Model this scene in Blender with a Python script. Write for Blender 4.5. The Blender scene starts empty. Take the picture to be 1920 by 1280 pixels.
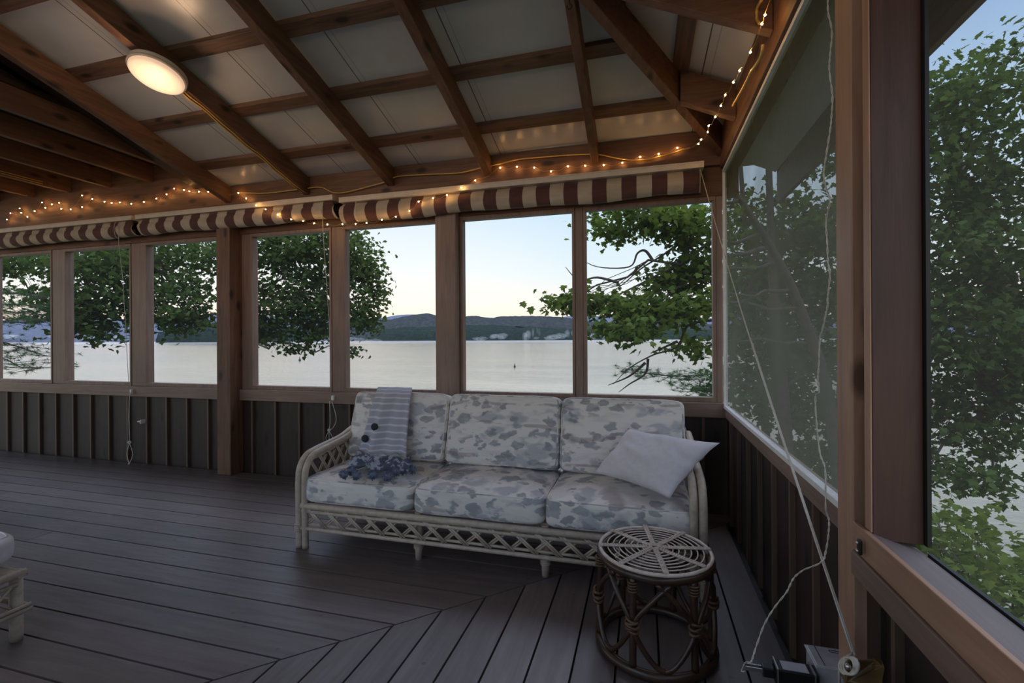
import bpy, math, random
from mathutils import Vector, Matrix, noise
PI = math.pi
sc = bpy.context.scene
COL = sc.collection
R = random.Random(7)

# ------------------------------------------------------------------ camera
YAW, ROLL, F = math.radians(15.7), math.radians(-0.34), 880.0
ROT = Matrix.Rotation(YAW, 3, 'Z') @ Matrix.Rotation(PI/2, 3, 'X') @ Matrix.Rotation(ROLL, 3, 'Z')
EYE = Vector((0, 0, 1.2))
cam = bpy.data.cameras.new('camera')
cam.sensor_width = 36; cam.lens = 36*F/1920; cam.shift_y = -5.3/1920
cam.clip_start = 0.02; cam.clip_end = 20000
camo = bpy.data.objects.new('camera', cam)
camo.matrix_world = Matrix.Translation(EYE) @ ROT.to_4x4()
COL.objects.link(camo); sc.camera = camo
# measured spots of the photograph turned into places on known planes
def ray(px, py): return ROT @ Vector(((px-960)/F, (634.7-py)/F, -1))
def on(px, py, ax, v):
    d = ray(px, py); t = (v-EYE[ax])/d[ax]; return EYE + d*t
def far(px, py, t): return EYE + ray(px, py)*t

# ------------------------------------------------------------------ sky and light
w = bpy.data.worlds.new('sky'); sc.world = w; w.use_nodes = True
nt = w.node_tree; nt.nodes.clear()
def N(t, typ, **kw):
    n = t.nodes.new(typ)
    for k, v in kw.items(): setattr(n, k, v)
    return n
tc = N(nt, 'ShaderNodeTexCoord')
sep = N(nt, 'ShaderNodeSeparateXYZ'); nt.links.new(tc.outputs['Generated'], sep.inputs[0])
ramp = N(nt, 'ShaderNodeValToRGB'); nt.links.new(sep.outputs['Z'], ramp.inputs[0])
el = ramp.color_ramp.elements
stops = [(0.0, (0.90, 0.68, 0.50)), (0.03, (0.96, 0.80, 0.66)), (0.07, (0.93, 0.90, 0.84)), (0.14, (0.76, 0.87, 0.92)),
         (0.26, (0.60, 0.77, 0.92)), (0.45, (0.36, 0.54, 0.82)), (.6, (0.38, 0.46, 0.62)), (1.0, (0.38, 0.42, 0.52))]
while len(el) < len(stops): el.new(0.5)
for e, (p, c) in zip(el, stops): e.position = p; e.color = (*c, 1)
# warm glow round the place where the sun comes up, low over the lake
gd = Vector((-0.52, 0.85, 0.0)).normalized()
dot = N(nt, 'ShaderNodeVectorMath', operation='DOT_PRODUCT'); nt.links.new(tc.outputs['Generated'], dot.inputs[0]); dot.inputs[1].default_value = gd
mr = N(nt, 'ShaderNodeMapRange'); mr.inputs[1].default_value = 0.90; mr.inputs[2].default_value = 1.0
nt.links.new(dot.outputs['Value'], mr.inputs[0])
mx = N(nt, 'ShaderNodeMix', data_type='RGBA', blend_type='ADD'); mx.clamp_factor = False
nt.links.new(mr.outputs[0], mx.inputs[0]); nt.links.new(ramp.outputs[0], mx.inputs[6]); mx.inputs[7].default_value = (0.16, 0.09, 0.02, 1)
# the sky overhead and behind the porch is the bright part of it
md = N(nt, 'ShaderNodeMapRange'); md.inputs[1].default_value = 0.15; md.inputs[2].default_value = -0.75; md.inputs[3].default_value = 1.0; md.inputs[4].default_value = 1.4
nt.links.new(sep.outputs['Y'], md.inputs[0])
mh = N(nt, 'ShaderNodeMapRange'); mh.inputs[1].default_value = 0.50; mh.inputs[2].default_value = 0.80; mh.inputs[3].default_value = 1.0; mh.inputs[4].default_value = 7.0
nt.links.new(sep.outputs['Z'], mh.inputs[0])
mm_ = N(nt, 'ShaderNodeMath', operation='MULTIPLY'); nt.links.new(md.outputs[0], mm_.inputs[0]); nt.links.new(mh.outputs[0], mm_.inputs[1])
bg = N(nt, 'ShaderNodeBackground'); nt.links.new(mx.outputs[2], bg.inputs[0]); nt.links.new(mm_.outputs[0], bg.inputs[1])
wo = N(nt, 'ShaderNodeOutputWorld'); nt.links.new(bg.outputs[0], wo.inputs[0])

sc.view_settings.view_transform = 'Standard'; sc.view_settings.look = 'None'
sc.view_settings.gamma = 1; sc.view_settings.use_curve_mapping = False
sc.view_settings.exposure = 0.14
sc.cycles.max_bounces = 8; sc.cycles.transparent_max_bounces = 24
sc.cycles.use_denoising = True
sc.cycles.sample_clamp_indirect = 4.0

# ------------------------------------------------------------------ materials
def mat(name):
    m = bpy.data.materials.new(name); m.use_nodes = True
    t = m.node_tree; b = t.nodes['Principled BSDF']; return m, t, b
def coords(t, kind='Object', scale=(1, 1, 1)):
    c = N(t, 'ShaderNodeTexCoord'); mp = N(t, 'ShaderNodeMapping'); mp.inputs['Scale'].default_value = scale
    t.links.new(c.outputs[kind], mp.inputs[0]); return mp.outputs[0]
def noi(t, v, scale=5, detail=5, rough=.6, dist=0):
    n = N(t, 'ShaderNodeTexNoise'); n.inputs['Scale'].default_value = scale; n.inputs['Detail'].default_value = detail
    n.inputs['Roughness'].default_value = rough; n.inputs['Distortion'].default_value = dist
    t.links.new(v, n.inputs['Vector']); return n.outputs[0]
def rmp(t, f, st):
    r = N(t, 'ShaderNodeValToRGB'); t.links.new(f, r.inputs[0]); e = r.color_ramp.elements
    while len(e) < len(st): e.new(.5)
    for k, (p, c) in zip(e, st): k.position = p; k.color = (*c, 1) if len(c) == 3 else c
    return r.outputs[0]
def mix(t, f, a, b, mode='MIX'):
    m = N(t, 'ShaderNodeMix', data_type='RGBA', blend_type=mode)
    for i, v in ((0, f), (6, a), (7, b)):
        if isinstance(v, (int, float)): m.inputs[i].default_value = v
        elif isinstance(v, tuple): m.inputs[i].default_value = (*v, 1)
        else: t.links.new(v, m.inputs[i])
    return m.outputs[2]
def bump(t, b, h, s=.3, d=.01):
    n = N(t, 'ShaderNodeBump'); n.inputs['Strength'].default_value = s; n.inputs['Distance'].default_value = d
    t.links.new(h, n.inputs['Height']); t.links.new(n.outputs[0], b.inputs['Normal'])
def math_(t, op, a, b=None, c=None):
    m = N(t, 'ShaderNodeMath', operation=op)
    for i, v in enumerate((a, b, c)):
        if v is None: continue
        if isinstance(v, (int, float)): m.inputs[i].default_value = v
        else: t.links.new(v, m.inputs[i])
    return m.outputs[0]
def plain(name, c, rough=.6, metal=0, var=.12, scale=20):
    m, t, b = mat(name); v = coords(t)
    n = noi(t, v, scale, 4)
    t.links.new(rmp(t, n, [(.3, tuple(x*(1-var) for x in c)), (.7, tuple(min(1, x*(1+var)) for x in c))]), b.inputs['Base Color'])
    b.inputs['Roughness'].default_value = rough; b.inputs['Metallic'].default_value = metal
    return m
def wood(name, dark, light, axis, rough=.6, knots=True):
    m, t, b = mat(name)
    s = [14, 14, 14]; s[axis] = 1.1
    v = coords(t, scale=tuple(s))
    g = noi(t, v, 2.2, 8, .65, .6)
    c = rmp(t, g, [(.28, dark), (.5, tuple((a+b_)/2 for a, b_ in zip(dark, light))), (.72, light)])
    if knots:
        k = [5, 5, 5]; k[axis] = 2.2
        vo = N(t, 'ShaderNodeTexVoronoi'); vo.inputs['Scale'].default_value = 1.6; t.links.new(coords(t, scale=tuple(k)), vo.inputs['Vector'])
        kf = rmp(t, vo.outputs['Distance'], [(.10, (1, 1, 1)), (.22, (0, 0, 0))])
        c = mix(t, kf, c, tuple(x*.4 for x in dark))
    big = noi(t, coords(t), 1.4, 3)
    c = mix(t, rmp(t, big, [(.35, (.0,)*3), (.7, (.45,)*3)]), c, tuple(x*.55 for x in dark))
    t.links.new(c, b.inputs['Base Color']); b.inputs['Roughness'].default_value = rough
    bump(t, b, g, .35, .004)
    return m
AX = 'XYZ'
RAFT = [wood('brown_timber_'+AX[i], (.085, .038, .022), (.235, .115, .065), i) for i in range(3)]
SLAT = wood('purlin_timber', (.06, .032, .02), (.24, .13, .08), 0)
SLATY = wood('purlin_timber_side', (.06, .032, .02), (.24, .13, .08), 1)
TRIM = [wood('pinkish_stained_trim_'+AX[i], (.18, .11, .08), (.32, .21, .16), i, .5, False) for i in range(3)]
PALE = [wood('light_new_wood_'+AX[i], (.34, .18, .11), (.52, .31, .20), i, .5) for i in range(3)]
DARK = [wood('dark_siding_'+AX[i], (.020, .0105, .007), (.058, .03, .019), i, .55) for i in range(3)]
GREYW = wood('weathered_grey_wood', (.13, .095, .09), (.22, .17, .16), 1, .6)
BATT = wood('batten_edge_wood', (.09, .055, .036), (.16, .10, .066), 2, .5, False)

def floor_mat():
    m, t, b = mat('grey_painted_deck')
    geo = N(t, 'ShaderNodeAttribute'); geo.attribute_name = 'along'   # 0 for boards along X, 1 for boards along Y
    v1 = noi(t, coords(t, scale=(1, 12, 12)), 2.5, 8, .65, .4)
    v2 = noi(t, coords(t, scale=(12, 1, 12)), 2.5, 8, .65, .4)
    mm = N(t, 'ShaderNodeMix'); t.links.new(geo.outputs['Fac'], mm.inputs[0]); t.links.new(v1, mm.inputs[2]); t.links.new(v2, mm.inputs[3])
    g = mm.outputs[0]
    c = rmp(t, g, [(.25, (.085, .06, .052)), (.5, (.125, .092, .082)), (.75, (.17, .128, .117))])
    pid = N(t, 'ShaderNodeAttribute'); pid.attribute_name = 'tone'
    c = mix(t, 1.0, c, rmp(t, pid.outputs['Fac'], [(0, (.78, .76, .77)), (1, (1.15, 1.15, 1.17))]), 'MULTIPLY')
    big = noi(t, coords(t), 2.1, 5, .6)
    c = mix(t, rmp(t, big, [(.4, (0,)*3), (.7, (.5,)*3)]), c, (.06, .045, .042))
    # small dark scuffs and nail stains
    vo = N(t, 'ShaderNodeTexVoronoi'); vo.inputs['Scale'].default_value = 9; t.links.new(coords(t), vo.inputs['Vector'])
    c = mix(t, rmp(t, vo.outputs['Distance'], [(.05, (.8,)*3), (.09, (0,)*3)]), c, (.03, .025, .025))
    t.links.new(c, b.inputs['Base Color'])
    t.links.new(rmp(t, g, [(.2, (.46,)*3), (.8, (.34,)*3)]), b.inputs['Roughness']); b.inputs['Specular IOR Level'].default_value = .85
    bump(t, b, g, .3, .003)
    return m
FLOOR = floor_mat()

def sheet_mat():
    m, t, b = mat('white_roof_sheet')
    c = N(t, 'ShaderNodeTexCoord'); s = N(t, 'ShaderNodeSeparateXYZ'); t.links.new(c.outputs['Object'], s.inputs[0])
    x = math_(t, 'ADD', s.outputs['X'], 20*.685+1.044+.003)
    fr = math_(t, 'FRACT', math_(t, 'DIVIDE', x, .685))
    seam = math_(t, 'LESS_THAN', fr, .009)
    fr2 = math_(t, 'FRACT', math_(t, 'ADD', math_(t, 'DIVIDE', x, .685), -.06))
    seam2 = math_(t, 'MULTIPLY', math_(t, 'LESS_THAN', fr2, .008), .35)
    n = noi(t, coords(t), 2.5, 4)
    col = rmp(t, n, [(.3, (.46, .46, .47)), (.7, (.56, .56, .575))])
    col = mix(t, math_(t, 'MAXIMUM', seam, seam2), col, (.08, .075, .07))
    t.links.new(col, b.inputs['Base Color']); b.inputs['Roughness'].default_value = .28
    bump(t, b, noi(t, coords(t), 1.2, 2), .15, .05)
    return m
SHEET = sheet_mat()
ALU = plain('pale_painted_aluminium', (.80, .78, .75), .4, .0, .06)
CREAMMETAL = plain('cream_awning_rail', (.62, .52, .42), .45, 0, .08)
DARKEDGE = plain('black_gasket', (.012, .012, .012), .5)
RATTAN = plain('whitewashed_rattan', (.47, .375, .295), .45, 0, .18, 30)
BAMBOO = plain('brown_cane', (.045, .022, .012), .35, 0, .5, 14)
CANEPALE = plain('pale_cane', (.60, .48, .41), .4, 0, .2, 30)
ROPE = plain('white_cotton_cord', (.62, .57, .50), .8)
YELLOW = plain('yellow_extension_cable', (.62, .40, .10), .4)
BLACKP = plain('black_plastic', (.012, .012, .013), .35)
GREYMETAL = plain('grey_metal', (.45, .44, .47), .4, .3)
STEEL = plain('bright_steel', (.55, .53, .5), .3, .9)
DARKMETAL = plain('dark_metal', (.05, .045, .04), .4, .8)
CANEWRAP = plain('brown_cane_wrap', (.085, .042, .02), .4, 0, .3)
AMBER = plain('amber_varnished_wood', (.15, .085, .03), .4, 0, .3)
BARK = plain('tree_bark', (.045, .034, .026), .9, 0, .45, 12)
PILLOWM = plain('lilac_grey_linen', (.66, .61, .63), .85, 0, .05, 40)
BUTTON = plain('charcoal_yarn', (.03, .03, .04), .9)
POM = plain('slate_blue_yarn', (.15, .17, .24), .95, 0, .5, 60)

def stripe_mat(period, off, name):
    m, t, b = mat(name)
    c = N(t, 'ShaderNodeTexCoord'); s = N(t, 'ShaderNodeSeparateXYZ'); t.links.new(c.outputs['Object'], s.inputs[0])
    z = math_(t, 'MULTIPLY', s.outputs['Z'], 0)
    x = math_(t, 'ADD', math_(t, 'ADD', s.outputs['X'], z), 20+off)
    fr = math_(t, 'LESS_THAN', math_(t, 'FRACT', math_(t, 'DIVIDE', x, period)), .5)
    n = noi(t, coords(t, scale=(1, 1, 3)), 6, 4)
    a = rmp(t, n, [(.3, (.40, .32, .24)), (.7, (.52, .44, .34))]); d = rmp(t, n, [(.3, (.07, .026, .024)), (.7, (.11, .04, .034))])
    t.links.new(mix(t, fr, a, d), b.inputs['Base Color']); b.inputs['Roughness'].default_value = .8
    b.inputs['Sheen Weight'].default_value = .1
    return m
def toile_mat():
    m, t, b = mat('toile_print_fabric')
    v = coords(t, scale=(1, 1, 1.7))
    wrp = N(t, 'ShaderNodeTexNoise'); wrp.inputs['Scale'].default_value = 16; wrp.inputs['Detail'].default_value = 4; t.links.new(v, wrp.inputs['Vector'])
    va = N(t, 'ShaderNodeVectorMath', operation='MULTIPLY_ADD'); t.links.new(wrp.outputs['Color'], va.inputs[0]); va.inputs[1].default_value = (.10,)*3; t.links.new(v, va.inputs[2])
    def pads(scale, a, c):
        vo = N(t, 'ShaderNodeTexVoronoi', feature='SMOOTH_F1'); vo.inputs['Smoothness'].default_value = .35; vo.inputs['Scale'].default_value = scale
        t.links.new(va.outputs[0], vo.inputs['Vector']); return rmp(t, vo.outputs['Distance'], [(a, (1,)*3), (c, (0,)*3)])
    def area(sc_, a, c): return rmp(t, noi(t, v, sc_, 3, .6), [(a, (0,)*3), (c, (1,)*3)])
    f = math_(t, 'MULTIPLY', pads(12, .42, .50), area(3.6, .43, .47))
    f2 = math_(t, 'MULTIPLY', pads(7, .42, .56), area(3.0, .48, .53))
    washes = rmp(t, noi(t, coords(t, scale=(1.2, 1.2, 6)), 5, 5, .6, .5), [(.50, (0,)*3), (.62, (.6,)*3)])
    lw = N(t, 'ShaderNodeTexWave', wave_type='RINGS'); lw.inputs['Scale'].default_value = 1.3; lw.inputs['Distortion'].default_value = 7; lw.inputs['Detail'].default_value = 1
    t.links.new(v, lw.inputs['Vector'])
    f4 = math_(t, 'MULTIPLY', rmp(t, lw.outputs['Fac'], [(.94, (0,)*3), (.98, (.8,)*3)]), area(5, .48, .53))
    tone = rmp(t, noi(t, v, 11, 3), [(.4, (.22, .222, .245)), (.6, (.35, .35, .365))])
    c = mix(t, washes, (.78, .71, .66), (.62, .57, .55))
    c = mix(t, math_(t, 'MULTIPLY', f2, .75), c, (.40, .40, .425))
    c = mix(t, math_(t, 'MULTIPLY', f, .78), c, tone)
    c = mix(t, math_(t, 'MULTIPLY', f4, .6), c, (.22, .15, .14))
    t.links.new(c, b.inputs['Base Color']); b.inputs['Roughness'].default_value = .8
    return m
TOILE = toile_mat()
def throw_mat():
    m, t, b = mat('ribbed_grey_knit')
    uv = N(t, 'ShaderNodeAttribute'); uv.attribute_name = 'run'
    s = N(t, 'ShaderNodeSeparateXYZ'); t.links.new(uv.outputs['Vector'], s.inputs[0])
    fr = math_(t, 'FRACT', math_(t, 'MULTIPLY', s.outputs['Y'], 30))
    band = rmp(t, fr, [(.10, (1,)*3), (.22, (0,)*3), (.85, (0,)*3), (.98, (1,)*3)])
    endz = rmp(t, s.outputs['Y'], [(.80, (0,)*3), (.84, (1,)*3)])
    c = mix(t, band, (.40, .39, .44), (.64, .62, .68))
    zig = rmp(t, noi(t, coords(t), 22, 2), [(.50, (0,)*3), (.56, (1,)*3)])
    c2 = mix(t, zig, (.07, .08, .12), (.34, .35, .42))
    t.links.new(mix(t, endz, c, c2), b.inputs['Base Color']); b.inputs['Roughness'].default_value = .95
    fine = noi(t, coords(t), 160, 2)
    bump(t, b, math_(t, 'ADD', fr, math_(t, 'MULTIPLY', fine, .6)), .4, .004)
    return m
THROW = throw_mat()
def emis(name, c, s):
    m, t, b = mat(name); b.inputs['Base Color'].default_value = (*c, 1)
    b.inputs['Emission Color'].default_value = (*c, 1); b.inputs['Emission Strength'].default_value = s; return m
BULB = emis('warm_bulb', (1, .52, .16), 130)
LAMPM = emis('opal_lamp_glass', (1, .64, .42), .62); LAMPM.node_tree.nodes['Principled BSDF'].inputs['Base Color'].default_value = (.42, .36, .30, 1)
def leaf_mat(name, a, b2, trans=.5):
    m = bpy.data.materials.new(name); m.use_nodes = True; t = m.node_tree; t.nodes.clear()
    n = noi(t, coords(t), 3.0, 4); n2 = noi(t, coords(t), 0.5, 2)
    c = rmp(t, n, [(.3, a), (.7, b2)])
    d = N(t, 'ShaderNodeBsdfDiffuse'); tr = N(t, 'ShaderNodeBsdfTranslucent'); t.links.new(c, d.inputs[0])
    t.links.new(mix(t, .5, c, (.9, 1.0, .25), 'MULTIPLY'), tr.inputs[0])
    ms = N(t, 'ShaderNodeMixShader'); ms.inputs[0].default_value = trans; t.links.new(d.outputs[0], ms.inputs[1]); t.links.new(tr.outputs[0], ms.inputs[2])
    o = N(t, 'ShaderNodeOutputMaterial'); t.links.new(ms.outputs[0], o.inputs[0]); return m
MAPLE = leaf_mat('maple_leaves', (.035, .06, .02), (.085, .12, .04))
MAPLE2 = leaf_mat('maple_leaves_light', (.035, .06, .016), (.12, .16, .035))
PINE = leaf_mat('pine_needles', (.03, .07, .03), (.07, .14, .05), .25)
def screen_mat(name, cover, col):
    m = bpy.data.materials.new(name); m.use_nodes = True; t = m.node_tree; t.nodes.clear()
    n = noi(t, coords(t), 2.0, 4)
    d = N(t, 'ShaderNodeBsdfDiffuse'); d.inputs[0].default_value = (*col, 1)
    tl = N(t, 'ShaderNodeBsdfTranslucent'); tl.inputs[0].default_value = (*col, 1)
    a = N(t, 'ShaderNodeMixShader'); a.inputs[0].default_value = .6; t.links.new(d.outputs[0], a.inputs[1]); t.links.new(tl.outputs[0], a.inputs[2])
    tp = N(t, 'ShaderNodeBsdfTransparent')
    ms = N(t, 'ShaderNodeMixShader')
    f = rmp(t, n, [(.3, (cover*.8,)*3), (.7, (min(1, cover*1.2),)*3)])
    t.links.new(f, ms.inputs[0]); t.links.new(tp.outputs[0], ms.inputs[1]); t.links.new(a.outputs[0], ms.inputs[2])
    o = N(t, 'ShaderNodeOutputMaterial'); t.links.new(ms.outputs[0], o.inputs[0]); return m
MESHCLEAR = screen_mat('fine_insect_screen', .03, (.4, .4, .4))
MESHGREY = screen_mat('hazy_insect_screen', .68, (.15, .148, .112))  # veiling haze over the view is put into cover and colour
MESHNEAR = screen_mat('grey_insect_screen', .22, (.17, .16, .13))  # thinner haze, likewise put into cover and colour

# ------------------------------------------------------------------ mesh builder
class MB:
    def __init__(s): s.v = []; s.f = []; s.sm = []
    def add(s, vs, fs, smooth=False):
        o = len(s.v); s.v += [Vector(x) for x in vs]; s.f += [tuple(i+o for i in f) for f in fs]; s.sm += [smooth]*len(fs); return s
    def box(s, a, b):
        x0, y0, z0 = a; x1, y1, z1 = b
        vs = [(x0, y0, z0), (x1, y0, z0), (x1, y1, z0), (x0, y1, z0), (x0, y0, z1), (x1, y0, z1), (x1, y1, z1), (x0, y1, z1)]
        return s.add(vs, [(0, 3, 2, 1), (4, 5, 6, 7), (0, 1, 5, 4), (1, 2, 6, 5), (2, 3, 7, 6), (3, 0, 4, 7)])
    def hull(s, vs): return s.add(vs, [(0, 3, 2, 1), (4, 5, 6, 7), (0, 1, 5, 4), (1, 2, 6, 5), (2, 3, 7, 6), (3, 0, 4, 7)])
    def beam(s, p0, p1, wd, h, up=(0, 0, 1), plumb=True):   # p0,p1: bottom centre line
        p0, p1 = Vector(p0), Vector(p1); d = (p1-p0).normalized(); up = Vector(up)
        sd = d.cross(up).normalized()*wd/2
        u = (up if plumb else sd.cross(d).normalized()*1)*h
        if not plumb and u.z < 0: u = -u
        return s.hull([p0-sd, p0+sd, p1+sd, p1-sd, p0-sd+u, p0+sd+u, p1+sd+u, p1-sd+u])
    def tube(s, pts, r, seg=8, closed=False, caps=True):
        pts = [Vector(p) for p in pts]; n = len(pts)
        rr = r if isinstance(r, (list, tuple)) else [r]*n
        vs = []; prev = None
        for i, p in enumerate(pts):
            if closed: d = pts[(i+1) % n]-pts[i-1]
            else: d = pts[min(i+1, n-1)]-pts[max(i-1, 0)]
            if d.length < 1e-9: d = Vector((0, 0, 1))
            d.normalize()
            if prev is None:
                a = Vector((0, 0, 1)) if abs(d.z) < .9 else Vector((1, 0, 0)); prev = d.cross(a).normalized()
            x = (prev-d*prev.dot(d))
            if x.length < 1e-6: x = d.orthogonal()
            x.normalize(); prev = x; y = d.cross(x)
            for k in range(seg):
                a = 2*PI*k/seg; vs.append(p+(x*math.cos(a)+y*math.sin(a))*rr[i])
        fs = []
        for i in range(n if closed else n-1):
            j = (i+1) % n
            for k in range(seg):
                l = (k+1) % seg; fs.append((i*seg+k, i*seg+l, j*seg+l, j*seg+k))
        s.add(vs, fs, True)
        if caps and not closed:
            o = len(s.v)-len(vs); s.f += [tuple(o+k for k in range(seg))[::-1], tuple(o+(n-1)*seg+k for k in range(seg))]; s.sm += [False, False]
        return s
    def lathe(s, prof, seg=32, M=None):
        vs = []; 
        for r, z in prof:
            for k in range(seg):
                a = 2*PI*k/seg; vs.append((r*math.cos(a), r*math.sin(a), z))
        if M is not None: vs = [M @ Vector(v) for v in vs]
        n = len(prof); fs = [(i*seg+k, i*seg+(k+1) % seg, (i+1)*seg+(k+1) % seg, (i+1)*seg+k) for i in range(n-1) for k in range(seg)]
        fs += [tuple(range(seg))[::-1], tuple((n-1)*seg+k for k in range(seg))]
        return s.add(vs, fs, True)
    def ball(s, c, r, seg=8, rings=6, jit=0):
        c = Vector(c); vs = [c+Vector((0, 0, r))]
        for i in range(1, rings):
            for k in range(seg):
                a, b = PI*i/rings, 2*PI*k/seg; q = r*(1+R.uniform(-jit, jit))
                vs.append(c+Vector((math.sin(a)*math.cos(b), math.sin(a)*math.sin(b), math.cos(a)))*q)
        vs.append(c-Vector((0, 0, r))); fs = [(0, 1+k, 1+(k+1) % seg) for k in range(seg)]
        for i in range(rings-2):
            for k in range(seg):
                a = 1+i*seg+k; b = 1+i*seg+(k+1) % seg; fs.append((a, a+seg, b+seg, b))
        L = len(vs)-1; fs += [(L, 1+(rings-2)*seg+(k+1) % seg, 1+(rings-2)*seg+k) for k in range(seg)]
        return s.add(vs, fs, True)
    def grid(s, P, closed_u=False):
        n, m = len(P), len(P[0]); vs = [q for row in P for q in row]
        fs = [(i*m+j, i*m+j+1, (i+1)*m+j+1, (i+1)*m+j) for i in range(n-1) for j in range(m-1)]
        return s.add(vs, fs, True)
    def build(s, name, material, parent=None, bevel=0, local=False):
        me = bpy.data.meshes.new(name); org = Vector((0, 0, 0))
        if parent is not None and not local: org = parent.matrix_world.translation
        me.from_pydata([v-org for v in s.v], [], s.f); me.polygons.foreach_set('use_smooth', s.sm); me.update()
        me.materials.append(material)
        o = bpy.data.objects.new(name, me); COL.objects.link(o)
        if parent is not None: o.parent = parent
        if bevel:
            b = o.modifiers.new('bevel', 'BEVEL'); b.width = bevel; b.segments = 2; b.limit_method = 'ANGLE'
        return o
def tag(o, label=None, cat=None, group=None, kind=None):
    if label: o['label'] = label
    if cat: o['category'] = cat
    if group: o['group'] = group
    if kind: o['kind'] = kind
    return o
def thing(name, loc, label, cat, group=None, rz=0):
    o = bpy.data.objects.new(name, None); o.empty_display_size = .1; COL.objects.link(o)
    o.location = loc; o.rotation_euler = (0, 0, rz)
    o.matrix_world = Matrix.Translation(Vector(loc)) @ Matrix.Rotation(rz, 4, 'Z')
    return tag(o, label, cat, group)
def spline(pts, n=8, closed=False):
    pts = [Vector(p) for p in pts]; out = []; L = len(pts)
    for i in range(L if closed else L-1):
        g = (lambda k: pts[k % L]) if closed else (lambda k: pts[max(0, min(L-1, k))])
        a, b, c, d = g(i-1), g(i), g(i+1), g(i+2)
        for k in range(n):
            t = k/n
            out.append(.5*((2*b)+(c-a)*t+(2*a-5*b+4*c-d)*t*t+(3*b-a-3*c+d)*t*t*t))
    if not closed: out.append(pts[-1])
    return out

YB, XR = 3.46, .52
S1, S2 = .29, .46           # slopes of the lake side and of the hip end
ZB = 2.43                   # underside of rafters at the lake wall

# ------------------------------------------------------------------ floor
def build_floor():
    verts, faces, tone, along = [], [], [], []
    def quadboard(poly, al, tn):
        n = len(poly); o = len(verts)
        verts.extend([(x, y, 0) for x, y in poly]); verts.extend([(x, y, -.035) for x, y in poly])
        fs = [tuple(o+i for i in range(n))]+[(o+i, o+n+i, o+n+(i+1) % n, o+(i+1) % n) for i in range(n)]
        for f in fs: faces.append(f); tone.append(tn); along.append(al)
    p, g = .1525, .0085; C = 2.78         # mitre: x - y = -C
    k = 0; y = YB-.02
    while y > -4.0:
        y1, y0 = y, y-p+g
        # boards along X, from the far left to the mitre
        cuts = sorted([R.uniform(-8, -2.6) for _ in range(1)], reverse=True)
        xe1, xe0 = y1-C-.005, y0-C-.005; xs = -9.0
        last = None
        for c in cuts:
            if c < min(xe0, xe1)-.4:
                quadboard([(xs, y0), (c-.002, y0), (c-.002, y1), (xs, y1)], 0, R.random()); xs = c+.002
        quadboard([(xs, y0), (xe0, y0), (xe1, y1), (xs, y1)], 0, R.random())
        y -= p
    x = XR-.02
    while x > -6.6:
        x1, x0 = x, x-p+g
        ya0, ya1 = x0+C-.005, x1+C-.005
        quadboard([(x0, -4.0), (x1, -4.0), (x1, min(ya1, YB-.02)), (x0, min(ya0, YB-.02))], 1, R.random())
        x -= p
    me = bpy.data.meshes.new('floor'); me.from_pydata(verts, [], faces); me.update()
    for nm, dat in (('tone', tone), ('along', along)):
        a = me.attributes.new(nm, 'FLOAT', 'FACE'); a.data.foreach_set('value', [float(x) for x in dat])
    me.materials.append(FLOOR); o = bpy.data.objects.new('floor', me); COL.objects.link(o); o['kind'] = 'structure'
    b = MB(); b.box((-9, -4, -.2), (XR+.1, YB+.05, -.036)); u = b.build('trim_9', DARKEDGE); u['kind'] = 'structure'
build_floor()

# ------------------------------------------------------------------ walls
def struct(o): o['kind'] = 'structure'; return o
wins = [(-6.95, -6.04), (-5.815, -4.915), (-4.69, -3.795), (-3.415, -2.60), (-2.44, -1.605), (-1.372, -.508), (-.405, .455)]
WZ0, WZ1 = .79, 2.135
b = MB(); b.box((-9, YB+.015, -.2), (XR+.1, YB+.05, .66))
x = -8.9
wl = b
struct(b.build('wall_back', DARK[2]))
b = MB()
x = -3.97-.252*20
xs = []
while x < XR-.03: xs.append(x); x += .254
for x in xs: b.box((x-.009, YB-.008, 0), (x+.009, YB+.016, .66))
struct(b.build('trim_1', BATT, None))
b = MB()
b.box((-9, YB-.03, .655), (XR+.02, YB+.09, WZ0-.035)); struct(b.build('trim_2', TRIM[0], None, .004))
b = MB(); b.box((-9, YB-.01, WZ1+.03), (XR+.1, YB+.09, 2.40)); struct(b.build('trim_3', RAFT[0], None, .003))
# plate carrying the rafters, and the taller board on the left
b = MB(); b.box((-3.70, YB-.05, 2.36), (XR+.1, YB+.06, 2.60)); struct(b.build('trim_4', RAFT[0], None, .004))
b = MB(); b.box((-9, YB-.05, 2.36), (-3.702, YB+.06, 2.884)); struct(b.build('trim_5', RAFT[0], None, .004))
# mullion boards between the windows
seg = [-9]+[c for w_ in wins for c in w_]+[XR+.02]
b = MB()
for i in range(0, len(seg), 2):
    a, c = seg[i], seg[i+1]
    if c-a > .01: b.box((a+.022, YB+.002, WZ0-.036), (c-.022, YB+.09, WZ1+.031))
struct(b.build('wall_back_mullions'[:9], TRIM[2], None, .004))
for i, (a, c) in enumerate(wins):
    b = MB(); t_ = .021
    y0, y1 = YB-.004, YB+.06
    b.box((a-t_, y0, WZ0-.035), (c+t_, y1, WZ0)); b.box((a-t_, y0, WZ1), (c+t_, y1, WZ1+.03))
    b.box((a-t_, y0, WZ0), (a, y1, WZ1)); b.box((c, y0, WZ0), (c+t_, y1, WZ1))
    o = struct(b.build('window_%d' % (i+1), TRIM[2], None, .003))
    b = MB(); b.add([(a, YB+.045, WZ0), (c, YB+.045, WZ0), (c, YB+.045, WZ1), (a, YB+.045, WZ1)], [(0, 1, 2, 3)])
    b.build('insect_screen', MESHCLEAR, o)
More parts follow.
